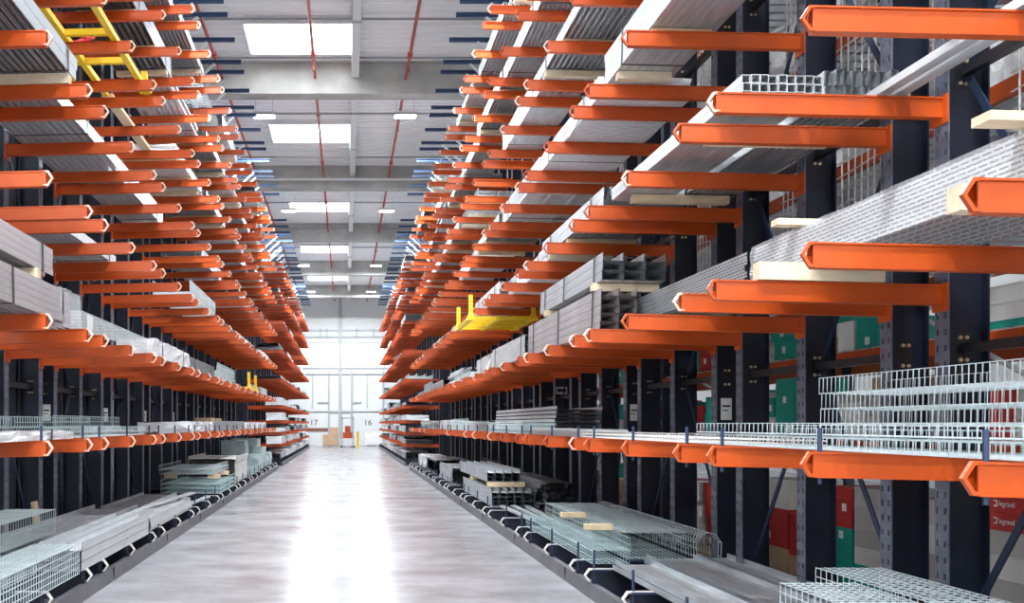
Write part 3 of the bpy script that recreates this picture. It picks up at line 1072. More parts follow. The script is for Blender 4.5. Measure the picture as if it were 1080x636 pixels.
on_floor(1, 2.805, rc, 'wire_tray_stack', 'wide greenish wire tray stack behind the kerbside wire trays', 'wire trays', 11.5, FZ + 0.13)
rc = r_wire('f_B2', 0.62, 0.11, 1, 0.05, 3.6, 'wire_green', 0.0042, 0.10, 0.07, 4)
on_floor(1, 2.86, rc, 'wire_tray', 'single silver wire tray under the wide greenish stack', 'wire tray', 11.4)
for x0, y, z in ((2.50, 9.9, FZ + 0.27), (2.55, 11.2, FZ + 0.27)):
    tag(obj('wood_block', MB().box(-0.14, 0.14, -0.05, 0.05, 0, 0.06, 'wood').mesh('wood_block'), None, (x0 + 0.14, y, z)), '%s wood block on the kerbside greenish wire trays' % ('near' if y < 10.5 else 'far'), 'wood block')
# rounded wire tunnel
m = MB()
for i in range(52):
    y = -1.95 + i * 0.075
    m.tube([(-0.12, y, 0), (-0.125, y, 0.16), (-0.07, y, 0.24), (0, y, 0.26), (0.07, y, 0.24), (0.125, y, 0.16), (0.12, y, 0)], 0.0042, 4, 'wire', caps=False)
for x, z in ((-0.125, 0.16), (-0.07, 0.24), (0, 0.26), (0.07, 0.24), (0.125, 0.16), (-0.12, 0.02), (0.12, 0.02)):
    m.tube([(x, -1.95, z), (x, 1.88, z)], 0.0042, 4, 'wire', caps=False)
tag(obj('wire_tunnel', m.mesh('wire_tunnel'), None, (3.625, 11.4, FZ + 0.03)), 'long round-topped wire tunnel against the right uprights', 'wire tray')
rc = r_channels('f_C1', 5, 4, 0.13, 0.07, 3.8, 'galv', split=True, straps=(), t=0.006, down=False)
on_floor(1, 2.44, rc, 'channel_bundle', 'galvanised channel stack on the floor feet under a wood spacer', 'channels', 17.7)
rc = r_channels('f_C2', 4, 3, 0.14, 0.07, 3.8, 'galv', split=True, straps=(), t=0.006, down=False)
on_floor(1, 2.44, rc, 'channel_bundle', 'galvanised channel stack resting on the wood spacer', 'channels', 18.2, FZ + 0.38)
for y in (16.3, 18.4):
    tag(obj('wooden_batten', MB().box(-0.32, 0.32, -0.06, 0.06, 0, 0.085, 'wood').mesh('wooden_batten'), None, (2.76, y, FZ + 0.292)), '%s wood spacer between the two floor channel stacks' % ('near' if y < 17 else 'far'), 'batten')
rc = r_channels('f_D', 5, 5, 0.11, 0.075, 3.4, 'galv_dark', split=True, straps=(), t=0.006, jitter=0.5, gap=0.012)
on_floor(1, 3.14, rc, 'channel_bundle', 'untidy pile of dark channels leaning by the right uprights', 'channels', 17.2, FZ, 0.0)
rc = r_plates('f_E', 0.5, 7, 0.055, 2.9, 'galv', 0.034)
on_floor(1, 2.47, rc, 'nested_tray_stack', 'dark nested tray stack on the right floor feet, aisle side', 'cable trays', 23.5)
rc = r_wire('f_E2', 0.6, 0.12, 5, 0.09, 2.8, 'wire_dark', 0.006, 0.12, 0.08, 3)
on_floor(1, 3.02, rc, 'wire_tray_stack', 'dark wire tray stack on the right floor feet, by the uprights', 'wire trays', 23.4)
rc = r_trays('f_F', 0.42, 0.1, 8, 0.04, 2.9, 'galv_dark', ncol=2)
on_floor(1, 2.48, rc, 'nested_tray_stack', 'double nested tray stack on the right floor feet before the cross aisle', 'cable trays', 27.3)
rc = r_wrapped('f_G', 0.7, 0.35, 2.4)
on_floor(1, 2.5, rc, 'wrapped_bundle', 'white wrapped bundle on the right feet, last before the cross aisle', 'wrapped bundle', 31.2)
# loose strips
for i, (x, y, rz, ln) in enumerate([(2.62, 14.02, 0.03, 2.2), (2.79, 14.06, 0.01, 2.3), (2.97, 14.02, -0.02, 2.2)]):
    tag(obj('steel_strip', MB().box(-0.04, 0.04, -ln / 2, ln / 2, 0, 0.03, 'galv_light').mesh('steel_strip'), None, (x, y + 0.5, FZ + 0.002), (0, 0, rz)),
        'loose bright steel strip on the right feet, %s from the kerb' % ORD[i + 1], 'steel strip')

# ------------------------------------------------------------------ hand-placed loads: left racks
# level 3
rc = r_channels('left_wrap_low', 8, 5, 0.075, 0.055, 3.7, 'mauve_steel', straps=(0.10, 0.44), split=True, t=0.005)
on_arm(-1, LEV[3], 0.04, rc, 'channel_bundle', 'lower mauve-grey channel bundle at the left picture edge, third arm level', 'channels', 6.75)
rc2 = r_channels('left_wrap_up', 7, 4, 0.075, 0.055, 3.6, 'mauve_steel', straps=(0.10, 0.42), split=True, t=0.005)
on_arm(-1, LEV[3] + 0.375, 0.07, rc2, 'channel_bundle', 'upper mauve-grey channel bundle at the left picture edge, strapped', 'channels', 6.4)
batten(-1, LEV[3] + 0.29, 0.05, 0.6, 7.75, 'batten between the two mauve-grey channel bundles on the left', 0.08, 'wood_pale')
rc = r_wrapped('left_sleeve', 0.66, 0.30, 0.6, 'clear_film', 0.6)
on_arm(-1, LEV[3], 0.035, (rc[0], rc[1], rc[2], rc[3][:1]), 'film_sleeve', 'crumpled clear film on the end of the mauve-grey bundles', 'plastic film', 8.62)
rc = r_wire('left_mesh3', 0.55, 0.17, 1, 0.012, 3.0, 'wire', 0.0048, 0.30, 0.028, 4, flip=True)
on_arm(-1, LEV[3], 0.06, rc, 'wire_tray_stack', 'stack of fine wire trays behind the mauve-grey bundles on the left', 'wire trays', 10.5)
tag(obj('paper_label', MB().box(0, 0.003, -0.10, 0.10, -0.07, 0.07, 'label_paper').mesh('paper_label'), None, (-(XT_L + 0.052), 9.3, LEV[3] + 0.09)), 'white paper label hung on the left wire tray stack', 'label')
rc = r_wrapped('left_roll', 0.5, 0.24, 2.9)
on_arm(-1, LEV[3], 0.08, rc, 'wrapped_bundle', 'white film-wrapped bundle beyond the fine wire trays on the left', 'wrapped bundle', 14.0)
rc = r_wire('left_mesh3b', 0.7, 0.16, 4, 0.045, 2.9, 'wire', 0.005, 0.09, 0.06, 3)
on_arm(-1, LEV[3], 0.06, rc, 'wire_tray_stack', 'pale wire tray stack on the third left arm level, sixth bay', 'wire trays', 20.05)
rc = r_channels('left_dull3', 9, 4, 0.07, 0.05, 2.9, 'galv_dark')
on_arm(-1, LEV[3], 0.1, rc, 'channel_bundle', 'dull channel bundle on the third left arm level, fifth bay', 'channels', 17.05)
# level 4 : mesh trays
rc = r_wire('left_mesh4', 0.6, 0.2, 3, 0.03, 3.0, 'wire', 0.005, 0.07, 0.05, 3)
on_arm(-1, LEV[4], 0.06, rc, 'wire_tray_stack', 'bluish wire tray stack on the fourth left arm level, over battens', 'wire trays', 16.85)
# levels 4 to 6, nearest left bays
rc = r_channels('left_l5a', 16, 2, 0.055, 0.11, 2.9, 'perf', straps=(-0.3, 0.4), t=0.010, gap=0.010)
on_arm(-1, LEV[5], 0.15, rc, 'channel_bundle', 'perforated channel bundle on a thick batten at the left picture edge, fifth level', 'channels', 7.75, 0.10)
batten(-1, LEV[5], 0.16, 1.0, 9.0, 'thick batten under the perforated channels at the left picture edge', 0.095, 'wood_pale', 0.10)
batten(-1, LEV[5], 0.16, 1.0, 6.7, 'batten under the near end of the left perforated channels', 0.095, 'wood_pale', 0.10)
rc = r_channels('left_l5b', 10, 1, 0.07, 0.14, 2.8, 'galv_light', straps=(-0.1,), t=0.010, gap=0.014)
on_arm(-1, LEV[5], 0.40, rc, 'channel_bundle', 'ribbed pale channels on the fifth left level below the yellow frame', 'channels', 10.80)
rc = r_channels('left_l4b', 9, 1, 0.06, 0.11, 2.6, 'galv_light', straps=(0.35,), t=0.010, gap=0.014)
on_arm(-1, LEV[4], 0.52, rc, 'channel_bundle', 'narrow pale channel bundle on the fourth left level, second bay', 'channels', 11.05)
tag(obj('wooden_plank', MB().box(-0.07, 0.07, -1.25, 1.25, 0, 0.05, 'wood').mesh('wooden_plank'), None, (-(XT_L + 0.72), 13.9, LEV[6] - TILT * 0.72 + 0.003), (0, -TILT, 0)), 'long single wooden plank on the sixth left level', 'plank')
# level 2 left
rc = r_wire('left_l2', 0.34, 0.10, 2, 0.09, 3.0, 'wire_green', 0.0045, 0.07, 0.07, 4)
on_arm(-1, LEV[2], 0.62, rc, 'wire_tray_stack', 'greenish wire trays at the back of the lower left arms, nearest', 'wire trays', 8.2, 0.02)
rc = r_wrapped('left_l2w', 0.42, 0.075, 2.9)
on_arm(-1, LEV[2], 0.10, rc, 'wrapped_bundle', 'white film-wrapped bundle on the nearest lower left arm tips', 'wrapped bundle', 7.4)
rc = r_wire('left_l2b', 0.4, 0.10, 1, 0.035, 2.9, 'wire', 0.0045, 0.07, 0.05, 4)
on_arm(-1, LEV[2], 0.10, rc, 'wire_tray_stack', 'pale blue wire trays on the lower left arms beyond the white wrap', 'wire trays', 10.6)
rc = r_wire('left_l2c', 0.4, 0.12, 2, 0.11, 2.9, 'wire_green', 0.0045, 0.08, 0.06, 4)
on_arm(-1, LEV[2], 0.60, rc, 'wire_tray_stack', 'greenish wire trays at the back of the lower left arms, second', 'wire trays', 11.4)
rc = r_plates('left_l2d', 0.9, 2, 0.035, 2.8, 'galv_light')
on_arm(-1, LEV[2], 0.12, rc, 'cover_stack', 'flat pale covers on the lower left arms, fourth bay', 'covers', 14.4)
for k, yy in ((6, 20.2), (7, 23.2)):
    rc = r_plates('left_l2e', 1.0, 4, 0.05, 2.8, 'galv')
    on_arm(-1, LEV[2], 0.12, rc, 'cover_stack', 'stack of galvanised covers on the lower left arms, %s bay' % ORD[k], 'covers', yy)
rc = r_wrapped('left_l2f', 0.9, 0.18, 2.6)
for k, yy in ((5, 17.2), (8, 26.4), (9, 29.4)):
    on_arm(-1, LEV[2], 0.12, rc, 'wrapped_bundle', 'white wrapped bundle on the lower left arms, %s bay' % ORD[k], 'wrapped bundle', yy)


# cartons
def carton(name, label, cat, x, y, z, sx, sy, sz, mt, rz=0.0, tape=True, lettering=None, face=-1, group=None, sticker=None):
    e = thing(name, label, cat, (x, y, z), (0, 0, rz), group)
    obj('box_body', MB().box(-sx / 2, sx / 2, -sy / 2, sy / 2, 0, sz - 0.004, mt).mesh('box_body'), e)
    fl = MB()
    fl.box(-sx / 2 - 0.002, -0.003, -sy / 2 - 0.002, sy / 2 + 0.002, sz - 0.004, sz, mt)
    fl.box(0.003, sx / 2 + 0.002, -sy / 2 - 0.002, sy / 2 + 0.002, sz - 0.004, sz, mt)
    obj('top_flap', fl.mesh('top_flap'), e)
    if sticker:
        obj('sticker', MB().box(face * (sx / 2 + 0.003) - 0.0015, face * (sx / 2 + 0.003) + 0.0015, sticker[0] - sticker[1] / 2, sticker[0] + sticker[1] / 2, sz * 0.45, sz * 0.45 + sticker[1], 'label_paper').mesh('sticker'), e)
    if lettering:
        text(lettering, sz * 0.30, e, (face * (sx / 2 + 0.002), 0.02, sz * 0.5), (R(90), 0, R(-90)), 'label_paper', extr=0.001)
        obj('emblem', MB().box(-0.002, 0.0, -0.02, 0.02, -0.02, 0.02, 'label_paper').mesh('emblem'), e, (face * (sx / 2 + 0.001), 0.02 + sz * 0.60, sz * 0.5 + 0.005))
    return e


for i, (y, s_) in enumerate([(19.6, 0.62), (20.9, 0.7), (21.5, 0.72)]):
    carton('cardboard_box', 'low brown carton on the lower left covers, %s from camera' % ORD[i + 1], 'box', -(XT_L + s_), y + 1.2, LEV[2] + 0.17 , 0.36, 0.5, 0.10, 'carton')

# floor level, left
rc = r_wire('lf_1', 0.40, 0.27, 1, 0.035, 3.0, 'wire', 0.0044, 0.06, 0.054, 4, flip=True)
on_floor(-1, 2.44, rc, 'wire_tray_stack', 'deep silver wire tray stack in the near left corner by the kerb', 'wire trays', 7.2)
rc = r_wire('lf_2', 0.50, 0.24, 2, 0.24, 2.9, 'wire', 0.0046, 0.065, 0.12, 4, flip=True)
on_floor(-1, 3.02, rc, 'wire_tray_stack', 'tall wire tray stack in the left corner by the uprights', 'wire trays', 8.4)
rc = r_channels('lf_3', 3, 3, 0.13, 0.085, 3.0, 'galv_light', straps=(), split=True, gap=0.012, t=0.006, down=False)
on_floor(-1, 2.45, rc, 'channel_bundle', 'bright channel stack on the left feet behind the near wire trays', 'channels', 10.35)
rc = r_plates('lf_4', 0.62, 3, 0.07, 3.6, 'galv', 0.07)
on_floor(-1, 2.98, rc, 'cover_stack', 'wide grey covers on the left feet by the uprights', 'covers', 11.9)
rc = r_plates('lf_5', 0.45, 4, 0.045, 3.2, 'galv_light', 0.045)
on_floor(-1, 2.47, rc, 'cover_stack', 'pale covers on the left feet along the kerb', 'covers', 13.7)
rc = r_plates('lf_6', 0.60, 3, 0.05, 3.0, 'galv', 0.05)
on_floor(-1, 3.0, rc, 'cover_stack', 'grey covers on the left feet before the mesh stacks', 'covers', 15.6)
for i, (x, y, rz, ln) in enumerate([(-2.70, 15.0, -0.10, 2.2), (-2.60, 16.7, -0.05, 1.9), (-2.87, 16.5, 0.03, 1.8)]):
    tag(obj('steel_strip', MB().box(-0.045, 0.045, -ln / 2, ln / 2, 0, 0.03, 'galv_light').mesh('steel_strip'), None, (x, y, FZ + (0.185 if i == 0 else 0.004)), (0, 0, rz)),
        'loose pale steel strip on the left feet, %s from the camera' % ORD[i + 1], 'steel strip')
for i, (x, y, mt) in enumerate([(-3.80, 10.15, 'wood'), (-3.78, 11.7, 'wood')]):
    tag(obj('board_offcut', MB().box(-0.02, 0.02, -0.07, 0.07, 0, 0.42, mt).mesh('board_offcut'), None, (x, y, 0.275), (0, R(-8), 0)), 'upright wood offcut leaning among left uprights, %s one' % ('near' if i == 0 else 'far'), 'board')
rc = r_wire('lf_7', 1.15, 0.085, 3, 0.09, 2.6, 'wire_green', 0.007, 0.16, 0.12, 4)
on_floor(-1, 2.47, rc, 'mesh_panel_stack', 'lower stack of wide wire mesh panels on the left feet', 'mesh panels', 19.9)
on_floor(-1, 2.62, r_wire('lf_8', 1.05, 0.085, 2, 0.09, 2.5, 'wire', 0.007, 0.16, 0.12, 4), 'mesh_panel_stack', 'upper stack of wide wire mesh panels, on wood blocks', 'mesh panels', 20.0, FZ + 0.37)
for i, (x, y) in enumerate(((-2.62, 19.0), (-2.62, 20.4), (-3.5, 19.0))):
    tag(obj('wood_block', MB().box(-0.12, 0.12, -0.07, 0.07, 0, 0.085, 'wood').mesh('wood_block'), None, (x, y, FZ + 0.282)), ['near kerbside', 'far kerbside', 'back'][i] + ' wood block between the left mesh panel stacks', 'wood block')
rc = r_plates('lf_9', 1.1, 9, 0.07, 2.7, 'carton_white', 0.03)
on_floor(-1, 2.5, rc, 'panel_stack', 'stack of pale edged panels on the left feet beyond the mesh', 'panels', 23.1)
on_floor(-1, 2.5, r_wire('lf_10', 0.8, 0.07, 3, 0.07, 2.6, 'wire_green', 0.006, 0.14, 0.1, 3), 'mesh_panel_stack', 'low greenish mesh stack on the left feet by the kerb', 'mesh panels', 26.4)
for i, (x, y, z, sx, sy, sz) in enumerate([(2.55, 28.6, FZ, 0.9, 1.5, 0.45), (2.9, 28.0, FZ + 0.48, 0.7, 1.0, 0.40), (2.6, 30.4, FZ, 1.0, 1.6, 0.62), (2.75, 30.2, FZ + 0.64, 0.8, 1.2, 0.26), (2.55, 32.3, FZ, 0.9, 1.3, 0.4)]):
    rc = r_wrapped('lf_g%d' % i, sx, sz, sy, 'film_green')
    on_floor(-1, x, (rc[0], rc[1], rc[2], rc[3][:1]), 'wrapped_crate', 'grey-green film-wrapped block on the left feet, %s from the camera' % ORD[i + 1], 'wrapped block', y, z)

# ------------------------------------------------------------------ generic loads on every other arm level
LN = 2.92
KINDS = [
    ('grey ribbed channel bundle', 'channel_bundle', 'channels', lambda v: r_channels('g_ch%d' % v, [15, 12, 16, 9][v], [2, 2, 1, 2][v], [0.052, 0.052, 0.056, 0.08][v], [0.11, 0.12, 0.15, 0.15][v], LN, ['galv', 'galv_light', 'galv', 'galv_dark'][v], t=0.011, gap=0.012)),
    ('pale strut bundle', 'strut_bundle', 'struts', lambda v: r_channels('g_st%d' % v, [12, 14, 9, 12][v], [2, 1, 2, 2][v], 0.058, [0.11, 0.14, 0.13, 0.10][v], LN, ['galv_light', 'perf_light', 'galv_light', 'galv'][v], t=0.008, gap=0.009)),
    ('perforated tray stack', 'perforated_tray_stack', 'cable trays', lambda v: r_trays('g_tr%d' % v, [0.5, 0.34, 0.42, 0.9][v], 0.10, [5, 7, 6, 4][v], 0.03, LN, 'perf', ncol=[2, 3, 2, 1][v])),
    ('nested tray stack', 'nested_tray_stack', 'cable trays', lambda v: r_trays('g_nt%d' % v, [0.5, 0.34, 0.42, 0.9][v], 0.08, [5, 7, 6, 4][v], 0.035, LN, ['galv', 'galv_light', 'galv_light', 'galv'][v], ncol=[2, 3, 2, 1][v])),
    ('round tube bundle', 'tube_bundle', 'tubes', lambda v: r_tubes('g_tb%d' % v, [12, 9, 8, 14][v], [3, 4, 5, 3][v], [0.035, 0.045, 0.05, 0.03][v], LN, 'galv')),
    ('square tube bundle', 'square_tube_bundle', 'tubes', lambda v: r_squares('g_sq%d' % v, [12, 10, 9, 14][v], [4, 3, 5, 3][v], [0.05, 0.07, 0.06, 0.045][v], LN, 'galv')),
    ('white film-wrapped bundle', 'wrapped_bundle', 'wrapped bundle', lambda v: r_wrapped('g_wr%d' % v, [0.9, 0.7, 1.05, 0.6][v], [0.2, 0.26, 0.16, 0.3][v], LN)),
    ('wire tray stack', 'wire_tray_stack', 'wire trays', lambda v: r_wire('g_wt%d' % v, [0.5, 0.4, 1.0, 0.3][v], [0.1, 0.08, 0.06, 0.1][v], [2, 2, 2, 2][v], 0.09, LN, ['wire', 'wire_green', 'wire', 'wire'][v], 0.0065, 0.14, 0.11, 3, ncol=[2, 2, 1, 3][v])),
    ('flat cover stack', 'cover_stack', 'covers', lambda v: r_plates('g_pl%d' % v, [0.9, 1.0, 0.7, 1.1][v], [4, 3, 6, 2][v], 0.04, LN, ['galv_light', 'galv', 'galv', 'galv_light'][v])),
]
WEI = [9, 7, 3, 4, 2, 3, 4, 3, 3]
rnd = random.Random(21)
on_arm(1, LEV[4], 0.20, KINDS[1][3](2), 'strut_bundle', 'pale struts on the arms above the slung yellow lifting frame', 'struts', bay_y(5) + UPS)
SKIP = {(1, 1, 3), (1, 2, 3), (1, 3, 3), (1, 4, 3), (1, 5, 3), (1, 6, 3), (1, 1, 4), (1, 2, 4), (1, 1, 5), (1, 5, 4),
        (-1, 2, 3), (-1, 3, 3), (-1, 4, 3), (-1, 5, 3), (-1, 6, 3), (-1, 5, 4), (-1, 3, 6), (-1, 8, 3), (-1, 2, 4), (-1, 3, 4), (-1, 2, 5), (-1, 3, 5), (-1, 4, 6)}
NB = 0
for side in (1, -1):
    for k in range(1, 11):
        if side < 0 and k < 2:
            continue
        for lv in range(3, 9):
            if (side, k, lv) in SKIP:
                continue
            yc = bay_y(k) + UPS
            # skip what the frame cannot show
            if yc + 1.5 < (LEV[lv] - H) * 1000 / 560:
                continue
            if rnd.random() < (0.10 if side > 0 else (0.35 if lv == 4 else 0.15)):
                continue
            kd = rnd.choices(KINDS, WEI)[0]
            v = rnd.randrange(4)
            rc = kd[3](v)
            has_b = rnd.random() < 0.5
            lift = 0.075 if has_b else 0.0
            s0 = min(rnd.uniform(0.18, 0.34) if side > 0 else rnd.uniform(0.18, 0.45), ARM - 0.04 - rc[0])
            if rc[0] < 0.70 and rnd.random() < 0.4:
                s0 = rnd.uniform(0.25, 0.6)
            kk = k if side > 0 else k - 1
            on_arm(side, LEV[lv], s0, rc, kd[1], '%s on %s arm level, %s rack, %s bay from camera' % (kd[0], ORD[lv], SN[side], ORD[kk]), kd[2], yc + rnd.uniform(-0.05, 0.05), lift)
            if has_b:
                for j in range(3):
                    NB += 1
                    batten(side, LEV[lv], s0 + 0.01, round(rc[0] - 0.02, 1), bay_y(k) + j * UPS + (0.13 if j < 2 else -0.13), 'wooden batten, %s arm level, %s rack, %s bay, by its %s arm' % (ORD[lv], SN[side], ORD[kk], ORD[j + 1]), 0.072,
                           'wood_pale' if rnd.random() < 0.5 else 'wood')
            if s0 + rc[0] < 0.80:
                kd2 = rnd.choices(KINDS, WEI)[0]
                rc2 = kd2[3](3 if kd2[1] in ('strut_bundle', 'tube_bundle', 'wrapped_bundle') else 2)
                if s0 + rc[0] + 0.05 + rc2[0] < ARM - 0.03:
                    on_arm(side, LEV[lv], s0 + rc[0] + 0.05, rc2, kd2[1], '%s at the back of %s arm level, %s rack, %s bay' % (kd2[0], ORD[lv], SN[side], ORD[kk]), kd2[2], yc + rnd.uniform(-0.05, 0.05))
    for k in range(9):
        for li, z in enumerate(FARLEV):
            if rnd.random() < 0.10:
                continue
            kd = rnd.choices(KINDS, [4, 5, 2, 4, 3, 1, 9, 2, 4])[0]
            gapz = (FARLEV + [9.2])[li + 1] - z
            v = rnd.randrange(4)
            rc = kd[3](v)
            if rc[2] > gapz - 0.16:
                continue
            on_arm(side, z, rnd.uniform(0.02, 0.25), rc, kd[1], '%s past cross aisle, %s rack, %s level, its %s bay' % (kd[0], SN[side], ORD[li + 2], ORD[k + 1]), kd[2], FAR0 + BAYP * k + UPS)
        kd = KINDS[rnd.choice([6, 6, 3, 8])]
        rc = kd[3](rnd.randrange(4))
        on_floor(side, XT[side] + 0.08, rc, kd[1], '%s on floor feet past cross aisle, %s rack, %s bay' % (kd[0], SN[side], ORD[k + 1]), kd[2], FAR0 + BAYP * k + UPS)

# ------------------------------------------------------------------ pallet racking behind the right racks
PX = 4.42
PZ = [0.0, 1.50, 2.28, 3.02, 3.95, 5.10, 6.30, 7.50]
fr = MB()
for x in (0.0, 1.0):
    fr.box(x, x + 0.09, -0.05, 0.05, 0, 8.2, 'blue')
z = 0.3
i = 0
while z < 7.8:
    fr.bar((0.045, 0, z), (1.045, 0, z + 0.55), 0.03, 0.03, 'lamp_body') if i % 2 == 0 else fr.bar((1.045, 0, z), (0.045, 0, z + 0.55), 0.03, 0.03, 'lamp_body')
    z += 0.55
    i += 1
FRM = fr.mesh('upright_frame')
BEA = MB().box(0, 0.05, 0.05, 2.85, -0.12, 0, 'orange').mesh('pallet_beam')
DCK = MB()
for q in range(14):
    DCK.box(0.02, 1.07, 0.06 + q * 0.2, 0.20 + q * 0.2, 0.0, 0.018, 'galv_light')
DCK = DCK.mesh('deck_boards')
PAL = [1.6 + 2.9 * i for i in range(11)]
for i, y in enumerate(PAL):
    e = thing('pallet_rack', 'orange-beamed pallet rack bay behind the right cantilever racks, %s from camera' % ORD[i + 1], 'rack', (PX, y, 0))
    obj('upright_frame', FRM, e)
    if i == len(PAL) - 1:
        obj('upright_frame', FRM, e, (0, 2.9, 0))
    for z in PZ[1:]:
        obj('pallet_beam', BEA, e, (-0.01, 0, z))
        obj('pallet_beam', BEA, e, (1.05, 0, z))
        obj('shelf_deck', DCK, e, (0, 0, z))
rnd = random.Random(5)
CB = {}


def fast_box(name, label, cat, x, y, z, sx, sy, sz, mt, sticker=False, group=None, letter=False, face=-1):
    key = (round(sx, 2), round(sy, 2), round(sz, 2), mt)
    if key not in CB:
        a = MB().box(-sx / 2, sx / 2, -sy / 2, sy / 2, 0, sz - 0.006, mt).mesh('box_body')
        q = MB()
        q.box(-sx / 2 - 0.003, sx / 2 + 0.003, -sy / 2 - 0.003, -0.003, sz - 0.006, sz - 0.001, mt)
        q.box(-sx / 2 - 0.003, sx / 2 + 0.003, 0.003, sy / 2 + 0.003, sz - 0.006, sz - 0.001, mt)
        CB[key] = (a, q.mesh('top_flap'))
    e = thing(name, label, cat, (x, y, z), (0, 0, 0), group)
    obj('box_body', CB[key][0], e)
    obj('top_flap', CB[key][1], e)
    if sticker:
        obj('sticker', STK, e, (face * (sx / 2 + 0.002), sy * rnd.uniform(-0.3, 0.3), sz * rnd.uniform(0.42, 0.6)))
    if letter:
        ty = sy / 2 - 0.27
        text('legrand', 0.052, e, (face * (sx / 2 + 0.003), ty, sz * 0.5), (R(90), 0, R(-90)), 'label_paper', extr=0.0006)
        obj('emblem', EMB, e, (face * (sx / 2 + 0.002), ty + 0.112, sz * 0.5))
    return e


STK = MB().box(-0.0015, 0.0015, -0.035, 0.035, -0.034, 0.034, 'label_paper').mesh('sticker')
EMB = MB().box(-0.0012, 0.0012, -0.018, 0.018, -0.022, -0.014, 'label_paper').box(-0.0012, 0.0012, -0.018, -0.010, -0.022, 0.022, 'label_paper').box(-0.0012, 0.0012, -0.018, 0.018, 0.014, 0.022, 'label_paper').mesh('emblem')
CN = {'carton_green': 'green', 'carton_red': 'red', 'carton_white': 'white', 'carton_grey': 'grey', 'carton': 'brown'}
# stacks seen clearly between the posts: (shelf, near y, far y, base z, boxes bottom-up)
HAND = [
    (0, 5.55, 6.05, 0.14, [('carton_grey', 0.49), ('carton_white', 0.17), ('carton_grey', 0.17), ('carton_red', 0.135), ('carton_red', 0.135)]),
    (0, 6.07, 6.68, 0.14, [('carton_grey', 0.45), ('carton_white', 0.165), ('carton_grey', 0.165), ('carton_red', 0.133), ('carton_red', 0.105)]),
    (0, 6.70, 7.05, 0.14, [('carton_grey', 0.30), ('carton_white', 0.22), ('carton_white', 0.22), ('carton_grey', 0.2)]),
    (0, 7.07, 7.33, 0.14, [('carton_white', 0.30), ('carton_grey', 0.22), ('carton_white', 0.22), ('carton_grey', 0.2)]),
    (0, 7.90, 8.33, 0.14, [('carton_green', 0.145), ('carton_green', 0.145), ('carton_white', 0.15), ('carton_grey', 0.15), ('carton_grey', 0.20), ('carton_grey', 0.17)]),
    (0, 8.35, 8.85, 0.14, [('carton_green', 0.145), ('carton_green', 0.145), ('carton_green', 0.145), ('carton_green', 0.145), ('carton_red', 0.12), ('carton_red', 0.12), ('carton_red', 0.12)]),
    (0, 9.05, 9.55, 0.14, [('carton', 0.20), ('carton_red', 0.14), ('carton_red', 0.14), ('carton_red', 0.14)]),
    (0, 9.57, 10.15, 0.14, [('carton', 0.24), ('carton_red', 0.20), ('carton_red', 0.20), ('carton_white', 0.30)]),
    (1, 9.45, 9.85, 1.52, [('carton_green', 0.15), ('carton_green', 0.15), ('carton_green', 0.15), ('carton_green', 0.14)]),
    (1, 9.87, 10.20, 1.52, [('carton_white', 0.20), ('carton_green', 0.2)]),
    (2, 7.95, 8.30, 2.30, [('carton_green', 0.14), ('carton_green', 0.12)]),
    (2, 8.32, 8.60, 2.30, [('carton_white', 0.26)]),
    (2, 8.62, 8.85, 2.30, [('carton', 0.14), ('carton_white', 0.12)]),
    (2, 5.50, 6.20, 2.30, [('carton_white', 0.10), ('carton_white', 0.10), ('carton_white', 0.10)]),
    (2, 6.22, 6.92, 2.305, [('carton_green', 0.05), ('carton_white', 0.12), ('carton_white', 0.12)]),
]
PLT = MB()
for q in range(5):
    PLT.box(0.0, 1.0, q * 0.17, q * 0.17 + 0.12, 0.10, 0.125, 'wood')
for q in range(3):
    PLT.box(q * 0.45, q * 0.45 + 0.1, 0, 0.8, 0, 0.10, 'wood')
PLT = PLT.mesh('wooden_pallet')
WHERE = ['floor', 'first', 'second', 'third', 'fourth', 'fifth', 'sixth', 'seventh']
